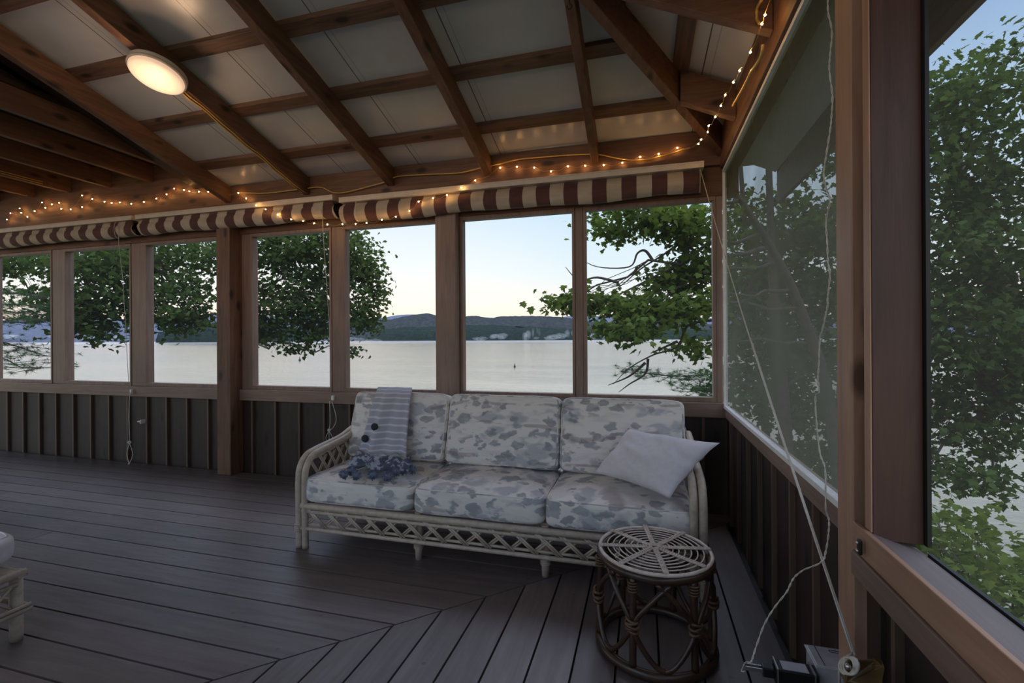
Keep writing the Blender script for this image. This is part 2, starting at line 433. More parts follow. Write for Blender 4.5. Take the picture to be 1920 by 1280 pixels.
# free standing posts in the lake wall
for (x0, x1, y0, lab) in [(-3.685, -3.535, 3.33, 'dark square timber post beside the third window from the left'),
                          (-1.575, -1.40, 3.385, 'broad timber post behind the sofa between its two middle windows')]:
    b = MB(); b.box((x0, y0, 0), (x1, YB+(.0 if x0 > -2 else .012), 2.36))
    tag(b.build('wooden_post', RAFT[2] if x0 < -2 else TRIM[2], None, .006), lab, 'post')

# right wall
RY0, RY1 = 1.44, YB-.03      # far bay
b = MB(); b.box((XR+.02, -4, -.2), (XR+.05, YB, .66)); struct(b.build('wall_right', DARK[2]))
b = MB(); y = .2
while y < YB-.02: b.box((XR+.002, y-.009, 0), (XR+.021, y+.009, .66)); y += .254
struct(b.build('trim_6', BATT, None))
b = MB(); b.box((XR, RY0, .662), (XR+.06, YB-.012, .722)); struct(b.build('trim_7', TRIM[1], None, .003))
b = MB(); b.box((XR-.02, -4, 2.33), (XR+.10, YB-.052, 2.58)); struct(b.build('trim_8', RAFT[1], None, .003))
# far window: aluminium framed screen
b = MB(); sx0, sx1 = XR-.006, XR+.02; za, zb = .724, 2.328
b.box((sx0, RY0, za), (sx1, RY1, za+.02)); b.box((sx0, RY0, zb-.02), (sx1, RY1, zb)); b.box((sx0, RY0, za+.02), (sx1, RY0+.012, zb-.02)); b.box((sx0, RY1-.012, za+.02), (sx1, RY1, zb-.02))
o = struct(b.build('window_8', ALU, None, .002))
b = MB(); b.add([(sx1-.01, RY0+.01, za+.018), (sx1-.01, RY1-.01, za+.018), (sx1-.01, RY1-.01, zb-.018), (sx1-.01, RY0+.01, zb-.018)], [(0, 1, 2, 3)]); b.build('insect_screen', MESHGREY, o)
# near bay: studs, stop, jamb, sill
b = MB(); b.box((XR-.022, 1.352, 0), (XR+.02, 1.45, 2.33)); tag(b.build('wooden_stud', PALE[2], None, .003), 'narrow light brown stud at the near end of the large far screen', 'post')
b = MB(); b.box((XR+.005, 1.285, 0), (XR+.08, 1.351, 2.33)); tag(b.build('wooden_post', DARK[2], None, .003), 'nearly black strip for the shaded gap behind the narrow light brown stud', 'post')  # no post here: dark colour fills in the shade of a gap
NZ = 1.284
b = MB()
b.box((.4965, 1.253, .752), (.5005, NZ, 2.33))
o9 = struct(b.build('window_9', PALE[2], None, .002))
b = MB(); b.box((.501, 1.253, .735), (.598, NZ, 2.33)); b.build('side_jamb', wood('red_brown_stain', (.05, .02, .013), (.11, .048, .034), 2, .5, False), o9, .002)
b = MB(); b.box((.598, 1.24, .735), (.606, NZ, 2.33)); b.box((.598, -4, .706), (.606, 1.24, .722)); b.build('screen_edge', DARKEDGE, o9)
b = MB(); b.add([(.606, -4, .70), (.606, NZ, .70), (.606, NZ, 2.33), (.606, -4, 2.33)], [(0, 1, 2, 3)]); b.build('insect_screen', MESHNEAR, o9)
b = MB(); b.hull([(.496, -4, .69), (.60, -4, .67), (.60, 1.2845, .67), (.496, 1.2845, .69), (.496, -4, .752), (.598, -4, .716), (.598, 1.2845, .716), (.496, 1.2845, .752)])
ns = b.build('window_sill', GREYW, o9, .002)
b = MB(); b.box((.484, -4, .688), (.4955, 1.318, .754)); b.build('sill_edge', PALE[1], o9, .002)
b = MB(); b.box((.478, -4, .630), (.4955, 1.312, .687)); b.build('sill_apron', TRIM[1], o9, .003)
b = MB(); b.box((.4, -4, 2.34), (.41, -3.9, 2.35))

# ------------------------------------------------------------------ roof
def zroof(x, y, off=0):    # underside of rafter plane + off
    return min(ZB+S1*(YB-y), 2.40+S2*(XR-x))+off
YE, YR_ = 3.86, -.62        # eave and ridge
TOP = .185
# white sheets: lake slope and hip end
def hipx(y): return XR+(ZB-2.40)/-S2*0 - (S1*(YB-y)+(ZB-2.447))/S2     # x where the slopes meet
b = MB()
zr = ZB+S1*(YB-YR_)+TOP; ze = ZB+S1*(YB-YE)+TOP
xh = hipx(YR_); XE = .95
xe = hipx(YE)
b.add([(-3.645, YE, ze), (xe, YE, ze), (xh, YR_, zr), (-3.645, YR_, zr)], [(0, 1, 2, 3)])
b.add([(XE, YE-.0, 2.447+S2*(XR-XE)+TOP), (XE, -4, 2.447+S2*(XR-XE)+TOP), (xh, -4, zr), (xh, YR_, zr), (xe, YE, ze)], [(0, 1, 2, 3, 4)])
b.add([(-3.645, YR_, zr), (xh, YR_, zr), (xh, -1.2, zr-.02), (-3.645, -1.2, zr-.02)], [(0, 1, 2, 3)])
o = struct(b.build('ceiling', SHEET))
sd = o.modifiers.new('thick', 'SOLIDIFY'); sd.thickness = .02; sd.offset = 1
# left part: dark board ceiling above flat joists
b = MB(); b.box((-9, -1.6, 2.885), (-3.98, YB+.3, 2.92)); b.hull([(-4.02, YE, ze-.02), (-3.647, YE, ze-.02), (-3.647, YR_, zr-.02), (-4.02, YR_, zr-.02), (-4.02, YE, ze+.02), (-3.647, YE, ze+.02), (-3.647, YR_, zr+.02), (-4.02, YR_, zr+.02)]); b.add([(-4.0, YE, 2.90), (-4.0, YR_-1, 2.90), (-4.0, YR_-1, zr), (-4.0, YR_, zr), (-4.0, YE-.9, ze+.26)], [(0, 1, 2, 3, 4)]); struct(b.build('ceiling', DARK[1]))
# unseen half wall added behind the camera, height set to block low light
b = MB(); b.box((-9, -2.3, -.2), (XR+.1, -2.2, 1.15)); struct(b.build('wall_rear_light_block', DARK[2]))
raf = [(-.33, 'roof rafter nearest the hip, above the window at the right end of the lake wall', RAFT[1]),
       (-1.14, 'roof rafter running down to the broad post behind the sofa', RAFT[1]),
       (-1.97, 'roof rafter between the lamp rafter and the one above the broad post', RAFT[1]),
       (-2.78, 'roof rafter that carries the round ceiling lamp and yellow cables', RAFT[1]),
       (-3.62, 'leftmost sloping roof rafter, in front of the flat joists', RAFT[1])]
for x, lab, m in raf:
    wd = .05 if x > -.5 else .06
    # meets the hip where hipx(y) = x
    yt = YB-((XR-x)*S2+.01)/S1
    yt = max(yt, YR_)
    b = MB(); ye = YB-.052
    b.beam((x, ye, ZB+S1*(YB-ye)), (x, yt, ZB+S1*(YB-yt)), wd, .142)
    tag(b.build('roof_rafter', m, None, .004), lab, 'rafter', 'rafters of the sloping roof')
b = MB(); b.box((.95, -4, 2.185), (.975, YE, 2.45)); struct(b.build('trim_10', RAFT[1]))
# outriggers under the overhang outside
for x, lab in [(r[0], r[1]) for r in raf]:
    pass
# hip
b = MB(); y0 = YB-.06
b.beam((hipx(y0)-.01, y0, ZB+S1*(YB-y0)-.035), (xh, YR_, ZB+S1*(YB-YR_)-.035), .055, .17)
tag(b.build('hip_rafter', RAFT[1], None, .004), 'diagonal hip rafter rising from the right corner of the lake wall', 'rafter')
for y, lab in [(2.86, 'short jack rafter close to the corner, beside the string lights'), (2.09, 'jack rafter running from the hip to the large right screen'), (1.28, 'jack rafter above the narrow light brown stud'), (.47, 'jack rafter above the near right window')]:
    # find x where hip is
    xx = hipx(y)+.03
    b = MB(); x1 = XR-.021
    b.beam((x1, y, 2.40+S2*(XR-x1)), (xx, y, 2.40+S2*(XR-xx)), .05, .187)
    tag(b.build('jack_rafter', RAFT[0], None, .004), lab, 'rafter', 'jack rafters of the hip end')
# purlins
names = ['lowest', 'second from the bottom', 'third from the bottom', 'fourth from the bottom', 'fifth from the bottom', 'topmost']
for i, y in enumerate([3.12, 2.66, 2.20, 1.74, 1.28, .82]):
    b = MB(); z = ZB+S1*(YB-y)+.142
    u = Vector((0, -S1, -1)).normalized()
    xa, xb = -3.655, hipx(y)-.04
    dy = .042; zz = S1*dy
    b.hull([(xa, y+dy, z-zz-.004), (xb, y+dy, z-zz-.004), (xb, y-dy, z+zz-.004), (xa, y-dy, z+zz-.004), (xa, y+dy, z-zz+.036), (xb, y+dy, z-zz+.036), (xb, y-dy, z+zz+.036), (xa, y-dy, z+zz+.036)])
    tag(b.build('roof_purlin', SLAT, None, .003), names[i]+' long purlin board crossing the rafters under the white sheets', 'purlin', 'purlins of the lake side slope')
for i, x in enumerate([.21, -.12, -.45]):
    b = MB(); z = 2.447+S2*(XR-x)+.142; dx = .042; zz = S2*dx
    yb_ = YB-((XR-x)*S2-.03)/S1-.08
    b.hull([(x+dx, -4, z-zz-.004), (x+dx, yb_, z-zz-.004), (x-dx, yb_, z+zz-.004), (x-dx, -4, z+zz-.004), (x+dx, -4, z-zz+.036), (x+dx, yb_, z-zz+.036), (x-dx, yb_, z+zz+.036), (x-dx, -4, z+zz+.036)])
    tag(b.build('roof_purlin', SLATY, None, .003), ['purlin of the hip end nearest the right screen', 'middle purlin of the hip end above the jack rafters', 'uppermost purlin of the hip end above the jack rafters'][i], 'purlin', 'purlins of the hip end')
JL = ['nearest flat ceiling joist, its brown side lit by the lamp', 'second flat ceiling joist left of the lamp rafter', 'third flat ceiling joist left of the lamp rafter',
      'fourth flat ceiling joist left of the lamp rafter, with yellow cables', 'fifth flat ceiling joist left of the lamp rafter', 'sixth flat ceiling joist left of the lamp rafter', 'seventh flat ceiling joist left of the lamp rafter']
for i, x in enumerate([-4.02, -4.55, -5.1, -5.66, -6.2, -6.75, -7.3]):
    b = MB(); b.box((x-.025, -1.6, 2.72), (x+.025, YB-.052, 2.884)); tag(b.build('ceiling_joist', RAFT[1], None, .003), JL[i], 'joist', 'flat joists over the left part')
# small iron hook in a rafter
hp = on(1068, 132, 0, -.33)
b = MB(); hz = ZB+S1*(YB-hp.y); b.tube([(-.33, hp.y, hz), (-.33, hp.y, hz-.02)], .003, 6)
b.tube([Vector((-.33+.012*math.sin(a), hp.y, hz-.032+.012*math.cos(a))) for a in [k*2*PI/12 for k in range(11)]], .003, 6)
tag(b.build('screw_hook', DARKMETAL), 'small dark screw hook under the rafter nearest the hip', 'hook')

# ------------------------------------------------------------------ ceiling lamp
lp = Vector((-2.78, 2.13, ZB+S1*(YB-2.13)))
nrm = Vector((0, -S1, -1)).normalized()
q = Vector((0, 0, 1)).rotation_difference(nrm).to_matrix().to_4x4()
lt = thing('ceiling_lamp', lp, 'round flush ceiling lamp glowing warm white under the rafter', 'lamp')
M = Matrix.Translation(lp) @ q
b = MB(); b.lathe([(.10, .0), (.148, .002), (.150, .012), (.143, .016), (.143, .020), (.150, .024), (.150, .034), (.146, .038), (.1, .038)], 48, M); b.build('housing', CREAMMETAL, lt)
b = MB(); b.lathe([(.140, .0385), (.139, .050), (.125, .060), (.09, .067), (.045, .070), (.01, .071)], 48, M); b.build('lamp_shade', LAMPM, lt)
pl = bpy.data.lights.new('lamp_light', 'POINT'); pl.energy = 4; pl.color = (1, .62, .36); pl.shadow_soft_size = .08
plo = bpy.data.objects.new('lamp_light', pl); COL.objects.link(plo); plo.parent = lt; plo.location = nrm*.22

# ------------------------------------------------------------------ awnings
def awning(x0, x1, zt, rolled, label, mater, cords):
    t = thing('roll_up_awning', ((x0+x1)/2, 3.37, zt), label, 'awning', 'roll-up striped awnings')
    b = MB(); b.box((x0, 3.29, zt-.042), (x1, 3.40, zt)); b.box((x0, 3.286, zt-.012), (x1, 3.29, zt-.002)); b.build('rail', CREAMMETAL, t, .003)
    n = 90; P = []
    if rolled:
        prof = [(3.315, zt-.043), (3.305, zt-.07)]
        cx, cz, r = 3.345, zt-.125, .060
        for k in range(15): a = math.radians(115-k*20); prof.append((cx-r*math.sin(a)*1.0 if False else cx+r*math.cos(math.radians(130+k*18)), cz+r*math.sin(math.radians(130+k*18))))
    else:
        prof = [(3.33, zt-.043), (3.322, zt-.06), (3.305, zt-.075), (3.296, zt-.10), (3.292, zt-.125), (3.296, zt-.15), (3.308, zt-.172), (3.328, zt-.19), (3.35, zt-.195), (3.37, zt-.18), (3.375, zt-.12)]
    for i in range(n+1):
        x = x0+.01+(x1-x0-.02)*i/n
        sag = .010*math.sin(x*4.1)+.006*math.sin(x*9+1)
        row = []
        for k, (y, z) in enumerate(prof):
            f = k/(len(prof)-1)
            row.append((x + (.03*math.sin(f*PI) if rolled else -.012*math.sin(f*PI)), y+.004*math.sin(x*23+k), z+sag*f))
        P.append(row)
    b = MB(); b.grid(P)
    o = b.build('striped_cloth', mater, t); s_ = o.modifiers.new('thick', 'SOLIDIFY'); s_.thickness = .004
    for cx_ in cords:
        b = MB(); b.tube(spline([(cx_, 3.30, zt-.04), (cx_, 3.283, zt-.07), (cx_, 3.278, zt-.13), (cx_+.01, 3.285, zt-.19), (cx_+.012, 3.31, zt-.205)], 4), .0022, 6); b.build('lift_cord', ROPE, t)
    return t
st1 = stripe_mat(.2, -.055, 'wide_awning_stripes'); st2 = stripe_mat(.2, .02, 'rolled_awning_stripes')
awning(-2.38, .385, 2.355, False, 'long striped roll-up awning above the sofa windows', st1, [-2.22])
awning(-4.60, -2.44, 2.385, True, 'rolled striped awning above the dark square post', st2, [])
awning(-7.6, -4.65, 2.385, True, 'rolled striped awning at the far left of the lake wall', st2, [-4.85])

# ------------------------------------------------------------------ string lights and cables
z1 = [(38,1225),(58,1190),(118,1187),(153,1210),(110,1163),(193,1178),(235,1130),(253,1160),(290,1140),(330,1132),(342,1165),(395,1168),(458,1090),(458,1155),(515,1110),(583,1125),(623,1132),(668,1130),(733,1137),(803,1127),(873,1108),(930,1085),(972,1052),(1027,1060),(1057,1068),(1110,1070),(1162,1070),(1212,1083),(1330,1077),(1374,1107),(1430,1145),(1482,1168),(1550,1197),(1625,1224),(1692,1234),(1753,1246),(1828,1252)]
z4 = [(65,725),(202,720),(320,720),(420,710),(557,682),(682,655),(805,602),(887,518),(1018,487),(1142,460),(1272,392),(1398,328),(1622,213),(1772,205)]
z5 = [(8,212),(160,245),(312,202),(467,195),(633,190),(800,170),(960,117),(1128,90),(1296,35)]
zc = [(278,1080),(298,1047),(347,990),(355,943),(404,877),(447,793),(480,712),(540,617),(588,530),(668,392),(755,180),(778,112)]
pts = []
for x, y in z1:
    px, py = x/2.9766, y/2.9766; pts.append(on(px, py, 1, 3.375 if px < 470 else 3.262))
for x, y in z4:
    px = 600+x/4.8; pts.append(on(px, 270+y/4.8, 1, 3.262 if px < 870 else 3.375))
for x, y in z5: pts.append(on(1000+x/4.8, 270+y/4.8, 1, 3.375))
for i, (x, y) in enumerate(zc): pts.append(on(1240+x/4, y/4, 0, .33+.010*i))
sl = thing('string_lights', (-1, 3.37, 2.4), 'string of tiny warm fairy lights strung along the beams and awnings', 'string lights')
wire = []
for a, c in zip(pts[:-1], pts[1:]):
    wire += [a, (a+c)/2+Vector((0, .004, -.012-.05*(a-c).length))]
wire.append(pts[-1]); wire += [pts[-1]+Vector((.02, -.1, .05))]
b = MB(); b.tube([p+Vector((0, 0, .007)) for p in spline(wire, 3)], .0009, 4); b.build('wire', YELLOW, sl)
bm0 = MB(); bm0.ball((0, 0, 0), .0042, 8, 6)
proto = bm0.build('bulb', BULB, sl, local=True)
for i, p in enumerate(pts):
    o = proto if i == 0 else proto.copy()
    if i: COL.objects.link(o)
    o.parent = sl; o.location = p-sl.location
def cable(name, px, ax, v, r, m, label, cat='cable', n=8):
    P = [on(x, y, ax, v) for x, y in px]
    b = MB(); b.tube(spline(P, n), r, 6); return tag(b.build(name, m), label, cat)
cable('extension_cable', [(452,361),(500,362),(560,355),(600,351),(625,361),(650,360),(690,350),(722,341),(745,331),(800,327),(860,324),(900,315),(938,307),(970,299),(1010,295),(1060,291),(1100,289),(1125,290),(1166,298),(1204,300),(1250,290),(1293,277)], 1, 3.385, .0045, YELLOW, 'thin yellowish cable draped along the top of the lake wall')
# cables stapled down the lamp rafter
for dx, lab in ((-.012, 'left of two yellow cables stapled under the lamp rafter'), (.012, 'right of two yellow cables stapled under the lamp rafter')):
    P = []
    for k in range(22):
        y = 2.0+(3.38-2.0)*k/21; P.append((-2.78+dx+.004*math.sin(k*1.7+dx*300), y, ZB+S1*(YB-y)-.005-(.01*math.sin(k/21*PI*3)**2 if k > 4 else 0)))
    b = MB(); b.tube(spline(P, 3), .004, 6); tag(b.build('rafter_cable', YELLOW), lab, 'cable')
for k, lab in ((0, 'upper yellow cable along a flat joist at the left edge'), (1, 'lower yellow cable along a flat joist at the left edge')):
    P = [(-5.635+.003*math.sin(i*2), .2+i*.27, 2.735+.02*k) for i in range(12)]
    b = MB(); b.tube(P, .004, 6); tag(b.build('joist_cable', YELLOW), lab, 'cable')
cable('corner_cord', [(1430,84),(1429,98),(1422,115),(1408,135),(1400,152),(1388,174),(1374,198)], 0, .44, .006, YELLOW, 'stiff yellow cord bridging the jack rafters near the corner')
cable('corner_cord', [(1428,0),(1420,15),(1419,35),(1424,44)], 0, .44, .006, YELLOW, 'yellow cord end hanging beside the topmost bright fairy light')

# ------------------------------------------------------------------ cords
def cord(pts3, r, name, label, m=ROPE, parts=()):
    b = MB(); b.tube(spline(pts3, 6), r, 6); return tag(b.build(name, m), label, 'cord')
def knot(b, c, r):
    c = Vector(c)
    for k in range(3):
        ax = Vector((R.uniform(-1, 1), R.uniform(-1, 1), R.uniform(-1, 1))).normalized(); o = ax.orthogonal().normalized(); p = ax.cross(o)
        b.tube([c+(o*math.cos(a)+p*math.sin(a))*r for a in [j*2*PI/10 for j in range(10)]], r*.45, 6, closed=True)
# left awning cord
yA = 3.27
def L(px, py): return on(px, py, 1, 3.28+.12*min(1, max(0, (py-440)/290)))
t = thing('awning_cord', L(241, 740), 'long cord hanging in front of the second window, knotted low on the wall', 'cord', 'awning pull cords')
b = MB(); b.tube([L(222, 425), L(223, 462), L(230, 520), L(236, 620), L(242, 735)], .0022, 6)
b.tube(spline([L(243, 735), L(242, 780), L(243, 825)], 5), .0055, 6); knot(b, L(243, 829), .013)
b.tube(spline([L(243, 830), L(238, 850), L(242, 868)], 4), .004, 6); b.tube(spline([L(243, 830), L(249, 852), L(242, 870)], 4), .004, 6); knot(b, L(242, 870), .008)
b.tube([L(242, 872), L(243, 882)], .003, 6)
b.build('rope', ROPE, t); b = MB(); p = on(243, 733, 1, 3.40); b.box((p.x-.01, 3.403, p.z-.03), (p.x+.012, 3.431, p.z+.015)); b.build('cleat', ALU, t, .004)
t = thing('awning_cord', L(620, 745), 'cord looped beside the sofa arm below the fourth window', 'cord', 'awning pull cords')
b = MB(); b.tube([L(604, 385), L(606, 440), L(617, 600), L(621, 742)], .002, 6)
b.tube(spline([L(618, 752), L(619, 790), L(617, 805)], 5), .003, 6)
b.tube(spline([L(622, 752), L(629, 775), L(630, 790), L(624, 802), L(618, 806)], 5), .003, 6)
knot(b, L(617, 806), .010)
for d in (-6, 0, 6): b.tube(spline([L(617, 808), L(617+d, 820), L(617+d*.3, 834)], 4), .0025, 6)
b.build('rope', ROPE, t); b = MB(); p = on(622, 745, 1, 3.40); b.box((p.x-.010, 3.403, p.z-.025), (p.x+.012, 3.431, p.z+.015)); b.build('cleat', ALU, t, .004)
# long diagonal cord to the near stud
a = Vector((.36, 3.30, 2.31)); c = on(1598, 1222, 0, .47)
P = [a.lerp(c, k/14)+Vector((0, 0, -.05*math.sin(PI*k/14))) for k in range(15)]
t = thing('diagonal_cord', a, 'taut pale cord running diagonally across the large right screen', 'cord')
b = MB(); b.tube(P, .0024, 6); b.tube([p+Vector((.004, -.004, -.004)) for p in P[8:]], .0022, 6); b.build('rope', ROPE, t)
# twisted light wire in front of the right screen
S = [(1553,-10),(1553,20),(1559,60),(1557,100),(1555,130),(1560,180),(1560,215),(1556,245),(1549,290),(1545,325),(1548,352),(1556,375),(1549,415),(1550,450),(1553,490),(1556,515),(1551,560),(1552,575),(1541,620),(1537,635),(1536,680),(1533,710),(1536,735),(1529,745),(1531,800),(1538,850),(1547,880),(1548,950),(1555,975),(1553,1000),(1548,1035),(1540,1055),(1505,1068),(1488,1085),(1475,1110),(1450,1140),(1432,1175),(1415,1220),(1408,1240),(1400,1242),(1393,1250),(1391,1258),(1396,1259)]
P = []
for i, (x, y) in enumerate(S):
    X = .505 if y < 960 else max(.262, .50-(y-960)*.00084)
    P.append(on(x, y, 0, X)+Vector((0, .003*math.sin(i*2.3), 0)))
b = MB(); sp = spline(P, 8)
b.tube([p+Vector((.0015*math.cos(i*.9), .0015*math.sin(i*.9), 0)) for i, p in enumerate(sp)], .0013, 5)
b.tube([p-Vector((.0015*math.cos(i*.9), .0015*math.sin(i*.9), 0)) for i, p in enumerate(sp)], .0013, 5)
tag(b.build('twisted_wire', ROPE), 'white twisted wire dangling before the right screen down to the black plug', 'wire')

# ------------------------------------------------------------------ outlet box, adapter and cord winder
t = thing('outlet_box', (.478, 1.461, .33), 'grey metal outlet box low on the wall beside the near stud', 'outlet box')
b = MB(); b.box((.437, 1.418, .20), (.519, 1.504, .33)); b.box((.433, 1.414, .322), (.519, 1.508, .328)); b.build('box_body', GREYMETAL, t, .002)
b = MB()
def slot(u0, u1, v, wv):
    ring = [(u0+wv*math.cos(PI/2+k*PI/8), v+wv*math.sin(PI/2+k*PI/8), .3306) for k in range(9)]+[(u1+wv*math.cos(-PI/2+k*PI/8), v+wv*math.sin(-PI/2+k*PI/8), .3306) for k in range(9)]
    b.tube(ring, .0008, 5, closed=True)
slot(.492, .512, 1.487, .0045); slot(.503, .513, 1.436, .005)
b.box((.4555, 1.418, .3301), (.4575, 1.504, .3309)); b.build('slots', BLACKP, t)
t = thing('power_adapter', (.38, 1.42, .27), 'black plug-in adapter with a pale label, plugged into the outlet box', 'adapter')
b = MB(); b.box((.335, 1.392, .268), (.4365, 1.440, .315)); b.box((.305, 1.405, .28), (.335, 1.43, .306)); b.build('adapter_body', BLACKP, t, .003)
b = MB(); b.box((.352, 1.398, .315), (.414, 1.434, .3158)); b.build('rating_label', plain('label_paper', (.5, .5, .56), .6), t)
b = MB(); b.box((.4245, 1.389, .26), (.4275, 1.443, .319)); b.build('front_clip', STEEL, t)
b = MB(); b.box((.3365, 1.389, .275), (.3395, 1.443, .319)); b.build('rear_clip', STEEL, t)
for k in (-1, 1): b = MB(); b.box((.262, 1.4175+k*.007-.0015, .289), (.306, 1.4175+k*.007+.0015, .299)); b.build('prong', STEEL, t)
# cord winder
wc = on(1622, 1258, 0, .45)
t = thing('cord_winder', wc, 'varnished amber wooden block wound with pale cord at the stud foot', 'block')
b = MB()
b.hull([on(1575, 1265, 0, .43), on(1583, 1280, 0, .40), on(1650, 1290, 0, .46), on(1660, 1250, 0, .46), on(1576, 1232, 0, .43), on(1588, 1238, 0, .40), on(1640, 1236, 0, .46), on(1655, 1236, 0, .478)])
b.build('block', AMBER, t, .004)
b = MB(); c0 = on(1590, 1240, 0, .41)
for k in range(3):
    b.tube([on(1588+4*k+14*math.cos(a), 1248+16*math.sin(a), 0, .405+.004*math.sin(a*2)) for a in [j*2*PI/16 for j in range(16)]], .0028, 6, closed=True)
b.tube([on(1598, 1225, 0, .42), on(1585, 1232, 0, .405), on(1574, 1250, 0, .42), on(1574, 1300, 0, .43)], .0028, 6)
b.build('wound_cord', ROPE, t)
b = MB(); b.ball(on(1590, 1249, 0, .395), .006, 10, 8); b.build('screw_eye', STEEL, t)
# small latch plate
lp_ = on(1612, 1025, 0, .474)
t = thing('latch_plate', lp_, 'small steel latch plate screwed to the end of the near sill', 'latch')
b = MB(); b.box((.470, lp_.y-.008, lp_.z-.017), (.4775, lp_.y+.008, lp_.z+.017)); b.build('plate', DARKMETAL, t, .003)
b = MB()
for k in (-1, 1): b.ball((.4695, lp_.y, lp_.z+k*.009), .004, 8, 6)
b.build('screws', STEEL, t)
# small hook on the siding
hk = on(263, 790, 1, 3.44)
b = MB(); b.box((hk.x-.03, 3.43, hk.z-.006), (hk.x+.02, 3.475, hk.z+.006)); b.box((hk.x+.012, 3.425, hk.z-.02), (hk.x+.024, 3.475, hk.z+.02)); tag(b.build('wall_bracket', ALU, None, .003), 'small pale bracket on the dark siding under the third window', 'bracket')

# ------------------------------------------------------------------ sofa
SX0, SX1, SY0, SY1 = -1.93, .255, 2.27, 3.10
sofa = thing('rattan_sofa', ((SX0+SX1)/2, 2.7, 0), 'three-seat whitewashed rattan sofa with toile print cushions under the windows', 'sofa')
RT = .019
def wraps(b, p0, p1, r, n, rr=.004):
    p0, p1 = Vector(p0), Vector(p1); d = (p1-p0).normalized(); o = d.orthogonal().normalized(); q_ = d.cross(o)
    for k in range(n):
        c = p0.lerp(p1, (k+.5)/n); b.tube([c+(o*math.cos(a)+q_*math.sin(a))*r for a in [j*2*PI/12 for j in range(12)]], rr, 5, closed=True)
for side, sgn in ((SX0, 1), (SX1, -1)):
    for j, dx in enumerate((0, .042)):
        x = side+sgn*dx
        back = 3.02
        P = spline([(x, SY0+.015, 0), (x, SY0+.012, .2), (x, SY0+.012, .38), (x, SY0+.025, .46), (x, SY0+.075, .515), (x, SY0+.16, .535), (x, SY0+.4, .56), (x, back-.2, .60), (x, back, .62)], 6)
        b = MB(); b.tube(P, RT, 10)
        if j == 0: wraps(b, (x, SY0+.013, .09), (x, SY0+.013, .14), RT+.003, 5)
        b.build('arm_pole', RATTAN, sofa)
    # arm lattice
    b = MB(); x = side+sgn*.02
    b.tube([(x, SY0+.05, .27), (x, 3.0, .27)], .010, 8)
    b.tube(spline([(x, SY0+.05, .27), (x, SY0+.05, .40), (x, SY0+.10, .485), (x, SY0+.2, .50), (x, 3.0, .57)], 5), .008, 8)
    k = 0; y = SY0+.08
    while y < 2.95:
        zt = min(.50+(y-SY0-.2)*.115, .57)
        for o_, (ya, yb) in enumerate(((y, y+.16), (y+.16, y))):
            for e in (-.007, .007): b.tube([(x+(o_*2-1)*.005, ya+e, .275), (x+(o_*2-1)*.005, min(yb, 2.99)+e, zt+.0)], .0048, 6)
        y += .085
    b.build('arm_lattice', RATTAN, sofa)
for x in (SX0+.02, -1.19, -.485, SX1-.02):
    end = x in (SX0+.02, SX1-.02)
    if not end:
        b = MB(); b.tube([(x, 2.33, 0), (x, 2.33, .05), (x, 2.33, .06), (x, 2.33, .26)], [.019, .021, .026, .022], 10); wraps(b, (x, 2.33, .06), (x, 2.33, .085), .026, 3, .003); b.build('leg', RATTAN, sofa)
    b = MB(); b.tube([(x, 3.02, 0), (x, 3.02, .26)], .020, 10); b.build('leg', RATTAN, sofa)
# front apron
b = MB()
b.tube([(SX0+.02, SY0+.01, .245), (SX1-.02, SY0+.01, .245)], .018, 10); b.tube([(SX0+.02, SY0+.012, .212), (SX1-.02, SY0+.012, .212)], .010, 8)
b.tube([(SX0-.02, SY0+.01, .115), (SX1+.02, SY0+.01, .115)], .012, 8); b.tube([(SX0-.02, SY0+.02, .138), (SX1+.02, SY0+.02, .138)], .008, 8)
b.build('front_rail', RATTAN, sofa)
b = MB(); n = 17; st = (SX1-SX0-.10)/n
for k in range(n):
    xc = SX0+.05+st*(k+.5)
    for s_ in (-1, 1):
        for e in (-.0085, .0085):
            b.tube([(xc-s_*st*.58+e, SY0+.014+s_*.005, .128), (xc+s_*st*.42+e, SY0+.014+s_*.005, .232)], .0058, 6)
b.build('front_lattice', RATTAN, sofa)
# seat deck and side/back rails
b = MB()
for x in (SX0+.03, SX1-.03): b.tube([(x, SY0+.02, .245), (x, 3.04, .245)], .016, 8)
b.tube([(SX0, 3.03, .245), (SX1, 3.03, .245)], .016, 8)
for k in range(14): y = SY0+.06+k*.055; b.tube([(SX0+.03, y, .262), (SX1-.03, y, .262)], .006, 6)
b.build('seat_base', RATTAN, sofa)
b = MB(); b.tube([(SX0+.02, 3.02, .62), (SX0+.06, 3.06, .74), (SX1-.06, 3.06, .74), (SX1-.02, 3.02, .62)], .018, 8)
for k in range(20): x = SX0+.1+k*(SX1-SX0-.2)/19; b.tube([(x, 3.03, .245), (x, 3.06, .74)], .007, 6)
b.build('back_frame', RATTAN, sofa)

